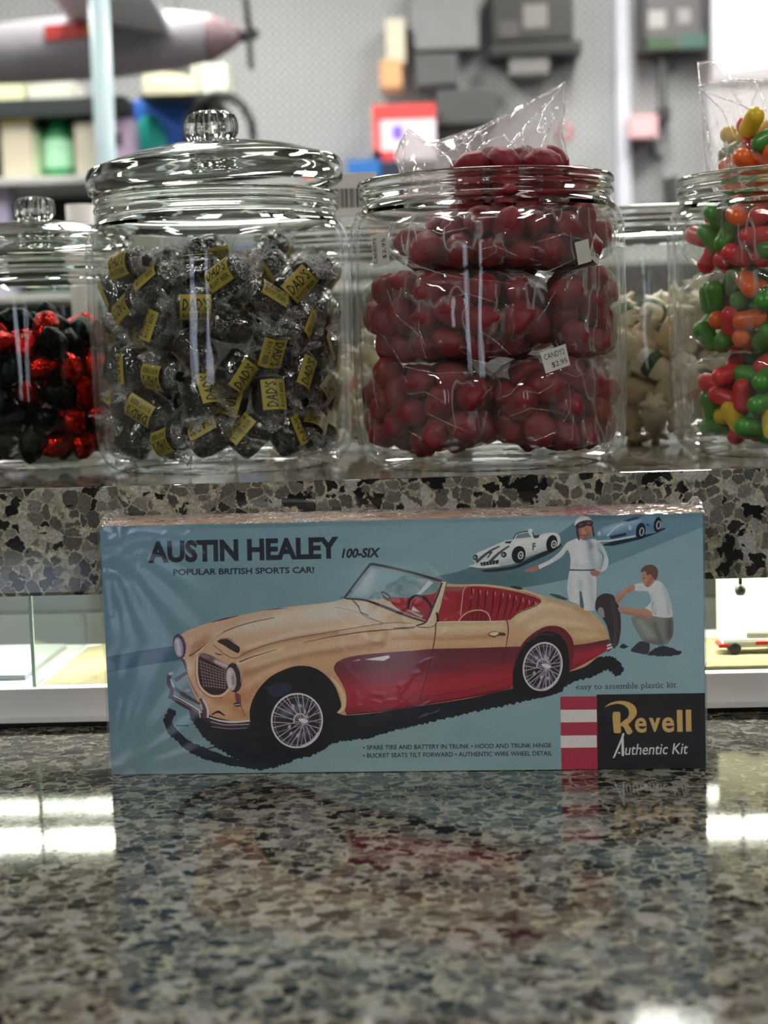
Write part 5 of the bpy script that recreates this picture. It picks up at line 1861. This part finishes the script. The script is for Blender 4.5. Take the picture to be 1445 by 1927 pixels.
for xx in (xl, at(236, 300, YS_).x - 0.03, at(700, 548, YS_).x - 0.03):
    MB().box((xx, 0.36, FLOOR_Z), (xx + 0.03, 0.40, ZB[2] if xx < 0 and xx < at(240, 300, YS_).x else ZB[1]), m_dark).build('upright', rack)

# on the top board
item('storage_box', (-60, 146, 44, 183), YS_ + 0.04, 0.2, (216, 222, 178), 'pale yellow-green box at the left end of the dark top shelf', 'box', zb=ZB[2])
item('storage_box', (50, 148, 132, 183), YS_ + 0.04, 0.2, (206, 208, 192), 'pale grey-cream box on the dark top shelf left of the post', 'box', zb=ZB[2])
item('storage_box', (268, 124, 372, 176), YS_ + 0.04, 0.2, (228, 222, 188), 'cream box on the dark shelf above the blue box', 'box', zb=ZC)
item('storage_box', (376, 120, 428, 168), YS_ + 0.04, 0.2, (216, 222, 204), 'pale box at the right end above the blue box', 'box', zb=ZC)
# on the white board
item('carton_pack', (2, 206, 60, 332), YS_ + 0.03, 0.12, (204, 196, 172), 'beige packet with a yellow top, at the left end of the white shelf', 'packet', [((2, 204, 60, 232), (214, 186, 96), '')], zb=ZB[0])
item('carton_pack', (62, 246, 74, 332), YS_ + 0.05, 0.12, (196, 220, 178), 'slim pale green packet left of the green bottle', 'packet', zb=ZB[0])
gb = at(110, 270, YS_ + 0.09)
zb0 = ZB[0] - 0.0
hh = z_at(106, 208, YS_ + 0.09) - ZB[0]
t = tag(empty('drink_bottle', (gb.x, YS_ + 0.09, ZB[0])), 'bright green bottle with pale label on the white shelf', 'bottle')
MB().lathe([(0, 0), (0.040, 0), (0.046, 0.01), (0.046, hh * 0.62), (0.040, hh * 0.72), (0.020, hh * 0.85), (0.016, hh * 0.97), (0, hh * 0.97)], plain('green_bottle', (46, 150, 84), 0.3), 32).build('bottle_body', t)
MB().lathe([(0.0464, hh * 0.15), (0.0470, hh * 0.18), (0.0470, hh * 0.54), (0.0464, hh * 0.57)], plain('pale_green_label', (176, 232, 194), 0.5), 32).build('bottle_label', t)
MB().lathe([(0, hh * 0.96), (0.018, hh * 0.96), (0.018, hh * 1.06), (0, hh * 1.06)], plain('dark_green_cap', (18, 70, 44), 0.4), 24).build('bottle_cap', t)
item('carton_pack', (141, 228, 200, 332), YS_ + 0.03, 0.12, (200, 194, 176), 'beige packet on the white shelf right of the green bottle', 'packet', zb=ZB[0])
item('toy_pack', (203, 222, 250, 325), YS_ + 0.03, 0.10, (212, 186, 218), 'lilac packet beside the big blue box', 'packet', [((214, 250, 230, 276), (90, 80, 104), '')], zb=ZB[0])
t = item('toy_box', (238, 186, 378, 330), YS_ + 0.14, 0.16, (44, 104, 196), 'big bright blue box behind the glass lid knob', 'box', zb=ZB[0])
x0, x1, z0, z1 = px_rect(252, 216, 312, 325, YS_ + 0.136)
o = MB().lathe([(0, 0), ((x1 - x0) / 2, 0.0), ((x1 - x0) / 2, 0.004), (0, 0.004)], plain('turquoise_print', (44, 196, 178), 0.5), 40, Matrix.Translation(((x0 + x1) / 2, YS_ + 0.140, (z0 + z1) / 2)) @ Matrix.Diagonal((1, 1, (z1 - z0) / (x1 - x0), 1)) @ Matrix.Rotation(PI / 2, 4, 'X')).build('oval_print')
o.parent = t
item('dark_pack', (379, 186, 398, 330), YS_ + 0.10, 0.10, (24, 24, 28), 'narrow black packet right of the blue box', 'packet', zb=ZB[0])
# a black hoop leaning there
hp = at(418, 262, YS_ + 0.02)
hb = MB()
Rr, rr = 62 * (YS_) / FPX, 0.012
hb.tube([(math.cos(2 * PI * k / 40) * Rr, 0.0, math.sin(2 * PI * k / 40) * Rr * 1.25) for k in range(41)], rr, M['dark_plastic'], 10)
hb.build('toy_hoop', loc=(hp.x, hp.y - 0.05, hp.z))
tag(bpy.data.objects['toy_hoop'], 'black oval hoop behind the glass lid knob', 'hoop')
# the lower board, seen through the jars
item('white_carton', (304, 484, 414, 548), YS_ + 0.02, 0.15, (236, 240, 244), 'white carton on the low shelf seen through the root beer jar', 'carton', zb=ZB[1])
item('blue_carton', (440, 462, 520, 548), YS_ + 0.04, 0.12, (70, 90, 150), 'blue carton on the low shelf seen through the root beer jar', 'carton', zb=ZB[1])
item('orange_carton', (540, 500, 640, 548), YS_ + 0.04, 0.12, (150, 112, 84), 'tan carton on the low shelf seen through the root beer jar', 'carton', zb=ZB[1])
item('lilac_carton', (-40, 356, 18, 548), YS_ + 0.02, 0.15, (176, 170, 196), 'lilac carton at the far left on the low shelf', 'carton', zb=ZB[1])
item('teal_carton', (60, 430, 190, 548), YS_ + 0.06, 0.12, (36, 74, 66), 'dark teal carton on the low shelf behind the small jar', 'carton', zb=ZB[1])
item('grey_carton', (196, 420, 300, 548), YS_ + 0.06, 0.12, (150, 152, 140), 'grey carton on the low shelf behind the lidded jar', 'carton', zb=ZB[1])
# a white paper cup stands on the ledge behind the small jar
cp2 = at(151, 406, 1.56)
cu = MB()
hc = cp2.z + 0.010 - LEDGE_T
cu.lathe([(0, 0.001), (0.010, 0.0), (0.0135, hc), (0.0125, hc), (0.0095, 0.002), (0, 0.002)], M['paper'], 28)
tag(cu.build('paper_cup', loc=(cp2.x, 1.56, LEDGE_T)), 'narrow white paper cup on the ledge behind the small jar', 'cup')

cabx0, cabx1 = at(470, 505, 5.1).x, at(1700, 505, 5.1).x
tag(MB().box((cabx0, 5.1, FLOOR_Z), (cabx1, 5.45, z_at(900, 505, 5.1)), plain('dark_cabinet', (52, 54, 52), 0.6, vary=0.2), bev=0.004).build('added_dark_cabinet'), 'long low dark cabinet added along the pegboard to darken the ledge reflection', 'cabinet')  # dark block added so the ledge top mirrors a dark background
# pale post in front of the shelving
pp = at(190, 100, 3.6)
t = MB().tube([(pp.x, 3.6, FLOOR_Z), (pp.x, 3.6, CEIL_Z)], 0.022, plain('pale_blue_post', (214, 240, 246), 0.25, vary=0.02), 20)
tag(t.build('metal_post'), 'pale blue-white upright post before the shelving', 'post')

# model airplane hanging at the upper left
YP = 4.2
nose = at(452, 66, YP)
plane = tag(empty('model_airplane', (nose.x, YP, nose.z), (0, R(-3), R(4))), 'big grey model airplane with dark propeller hanging at the upper left', 'model airplane')
m_pl, m_pn, m_pd = plain('plane_grey', (150, 147, 154), 0.4, vary=0.05, scale=6), plain('plane_nose_pink', (134, 112, 116), 0.4), plain('plane_dark', (40, 38, 42), 0.5)
sX = Matrix.Rotation(-PI / 2, 4, 'Y')
MB().lathe([(0, 0.02), (0.030, 0.03), (0.055, 0.07), (0.072, 0.16), (0.080, 0.34), (0.076, 0.55), (0.060, 0.80), (0.035, 1.05), (0.012, 1.2), (0, 1.2)], m_pl, 40, sX).build('fuselage', plane)
MB().lathe([(0.0, -0.012), (0.022, 0.004), (0.036, 0.03), (0.058, 0.072), (0.0605, 0.085), (0.058, 0.085)], m_pn, 40, sX).build('cowling', plane)
pr_ = MB()
for a in (0.6, 0.6 + 2.1, 0.6 + 4.2):
    pr_.box((-0.004, -0.011, 0.0), (0.004, 0.011, 0.10), m_pd, Matrix.Translation((0.022, 0, 0)) @ Matrix.Rotation(a, 4, 'X') @ Matrix.Rotation(0.5, 4, 'Z'), bev=0.003)
pr_.lathe([(0, -0.052), (0.012, -0.040), (0.018, -0.015), (0.018, 0.0), (0, 0.0)], m_pd, 24, sX)
pr_.build('propeller', plane)
MB().box((-0.42, -0.55, -0.040), (-0.16, 0.55, -0.022), plain('plane_wing_lit', (222, 226, 234), 0.35, vary=0.03), Matrix.Rotation(R(14), 4, 'Y'), bev=0.008).build('wing', plane)  # paler than the fuselage: the light on the wing is in its colour
MB().box((-1.18, -0.22, 0.0), (-1.02, 0.22, 0.010), m_pl, bev=0.004).build('tailplane', plane)
b = MB()
for c, x0, x1 in (((206, 58, 50), -0.470, -0.375), ((226, 150, 82), -0.375, -0.325)):
    b.box((x0, -0.086, 0.008), (x1, -0.074, 0.044), plain('plane_band', c, 0.4), bev=0.002)
b.build('fuselage_stripe', plane)
for xx in (-0.15, -0.7):
    MB().tube([(xx, 0, 0.06), (xx, 0, CEIL_Z - nose.z)], 0.0012, m_pd, 6).build('hanging_wire', plane)

# hanging goods on the pegboard
YH = 5.36
item('hanging_pack', (726, 34, 762, 118), YH, 0.06, (206, 200, 178), 'cream packet hanging high on the pegboard', 'packet')
item('hanging_pack', (714, 112, 756, 164), YH - 0.02, 0.06, (206, 160, 112), 'orange-tan packet hanging under the cream one', 'packet')
item('hanging_pack', (778, -30, 900, 92), YH + 0.04, 0.05, (128, 129, 130), 'mid grey packet hanging high on the pegboard', 'packet')
item('hanging_pack', (782, 100, 862, 160), YH + 0.02, 0.06, (82, 84, 84), 'dark grey packet hanging above the red and white sign', 'packet')
item('hanging_pack', (822, 166, 934, 232), YH, 0.06, (70, 72, 72), 'dark packet hanging behind the loose clear bag', 'packet')
item('hanging_pack', (926, -30, 1078, 74), YH, 0.06, (40, 39, 38), 'black packet with grey window hanging at the top', 'packet', [((985, 8, 1030, 52), (120, 118, 114), ''), ((940, 40, 975, 70), (74, 70, 68), '')])
item('hanging_rail', (922, 78, 1094, 102), YH - 0.02, 0.05, (34, 33, 32), 'long black bar hanging under the black packet', 'bar')
item('hanging_pack', (958, 104, 1034, 140), YH, 0.05, (112, 111, 108), 'small grey packet under the long black bar', 'packet')
item('shop_sign', (700, 196, 820, 302), YH - 0.1, 0.012, (226, 214, 220), 'red and white sign card on the pegboard above the blue box', 'sign', [((700, 196, 820, 224), (214, 66, 64), ''), ((700, 224, 717, 302), (206, 96, 98), ''), ((700, 284, 745, 302), (206, 60, 62), ''), ((738, 236, 758, 262), (122, 98, 206), '')], bev=0.002)
item('blue_pack', (652, 300, 716, 336), YH - 0.12, 0.08, (30, 100, 172), 'bright blue packet left of the sign foot', 'packet')
item('navy_pack', (718, 303, 752, 336), YH - 0.12, 0.08, (26, 36, 60), 'navy packet under the red and white sign', 'packet')
item('pale_strip', (1160, -30, 1186, 420), YH + 0.09, 0.04, (206, 210, 220), 'pale vertical strip on the pegboard', 'strip')
plantb = item('hanging_pack', (1204, -30, 1330, 92), YH, 0.06, (92, 90, 92), 'grey and dark green packet hanging at the upper right', 'packet', [((1212, 70, 1270, 98), (58, 84, 54), ''), ((1280, 62, 1332, 92), (64, 98, 88), ''), ((1220, 20, 1252, 52), (168, 168, 164), ''), ((1275, 16, 1300, 44), (150, 148, 146), ''), ((1204, -30, 1216, 92), (38, 36, 38), ''), ((1318, -30, 1332, 60), (48, 46, 50), '')])
item('peg_hook', (1244, 96, 1254, 200), YH + 0.05, 0.03, (84, 86, 86), 'dark vertical hook strip under the grey-green packet', 'hook')
item('peg_hook', (1240, 200, 1262, 226), YH + 0.02, 0.05, (44, 46, 46), 'dark knob on the hook strip beside the pink tag', 'hook')
item('price_tag', (1184, 216, 1238, 258), YH, 0.01, (222, 178, 182), 'pink tag on the pegboard', 'tag', bev=0.002)
item('peg_hook', (1236, 262, 1252, 292), YH + 0.03, 0.04, (110, 112, 112), 'small grey hook below the pink tag', 'hook')
item('peg_hook', (1258, 330, 1276, 384), YH + 0.02, 0.05, (52, 54, 54), 'dark hook just above the gap beside the right jar', 'hook')
rp = at(1066, 238, YH)
rb = MB()
rb.tube([(math.cos(2 * PI * k / 28) * 0.024, 0, math.sin(2 * PI * k / 28) * 0.024) for k in range(29)], 0.0045, plain('pink_ring', (216, 130, 134), 0.5), 8)
tag(rb.build('ring_tag', loc=(rp.x, BACK_Y - 0.005, rp.z)), 'pink ring tag behind the peak of the clear bag', 'ring')
# glowing panel added to stand in for the bright white area, upper right
x0, x1, z0, z1 = px_rect(1338, -160, 1620, 150, YH + 0.05)
lb = tag(empty('glow_panel', (x0, YH + 0.05, z0)), 'glowing white panel standing in for a bright area at the upper right', 'light box')
MB().box((0, 0.004, 0), (x1 - x0, 0.07, z1 - z0), M['white_plastic'], bev=0.004).build('panel_back', lb)
MB().box((0.01, 0.0, 0.01), (x1 - x0 - 0.01, 0.005, z1 - z0 - 0.01), emitter('panel_glow', (255, 255, 255), 1.15)).build('glowing_face', lb)
item('white_board', (1334, 152, 1620, 420), YH + 0.08, 0.02, (226, 228, 232), 'white board under the glowing panel', 'board', bev=0.002)
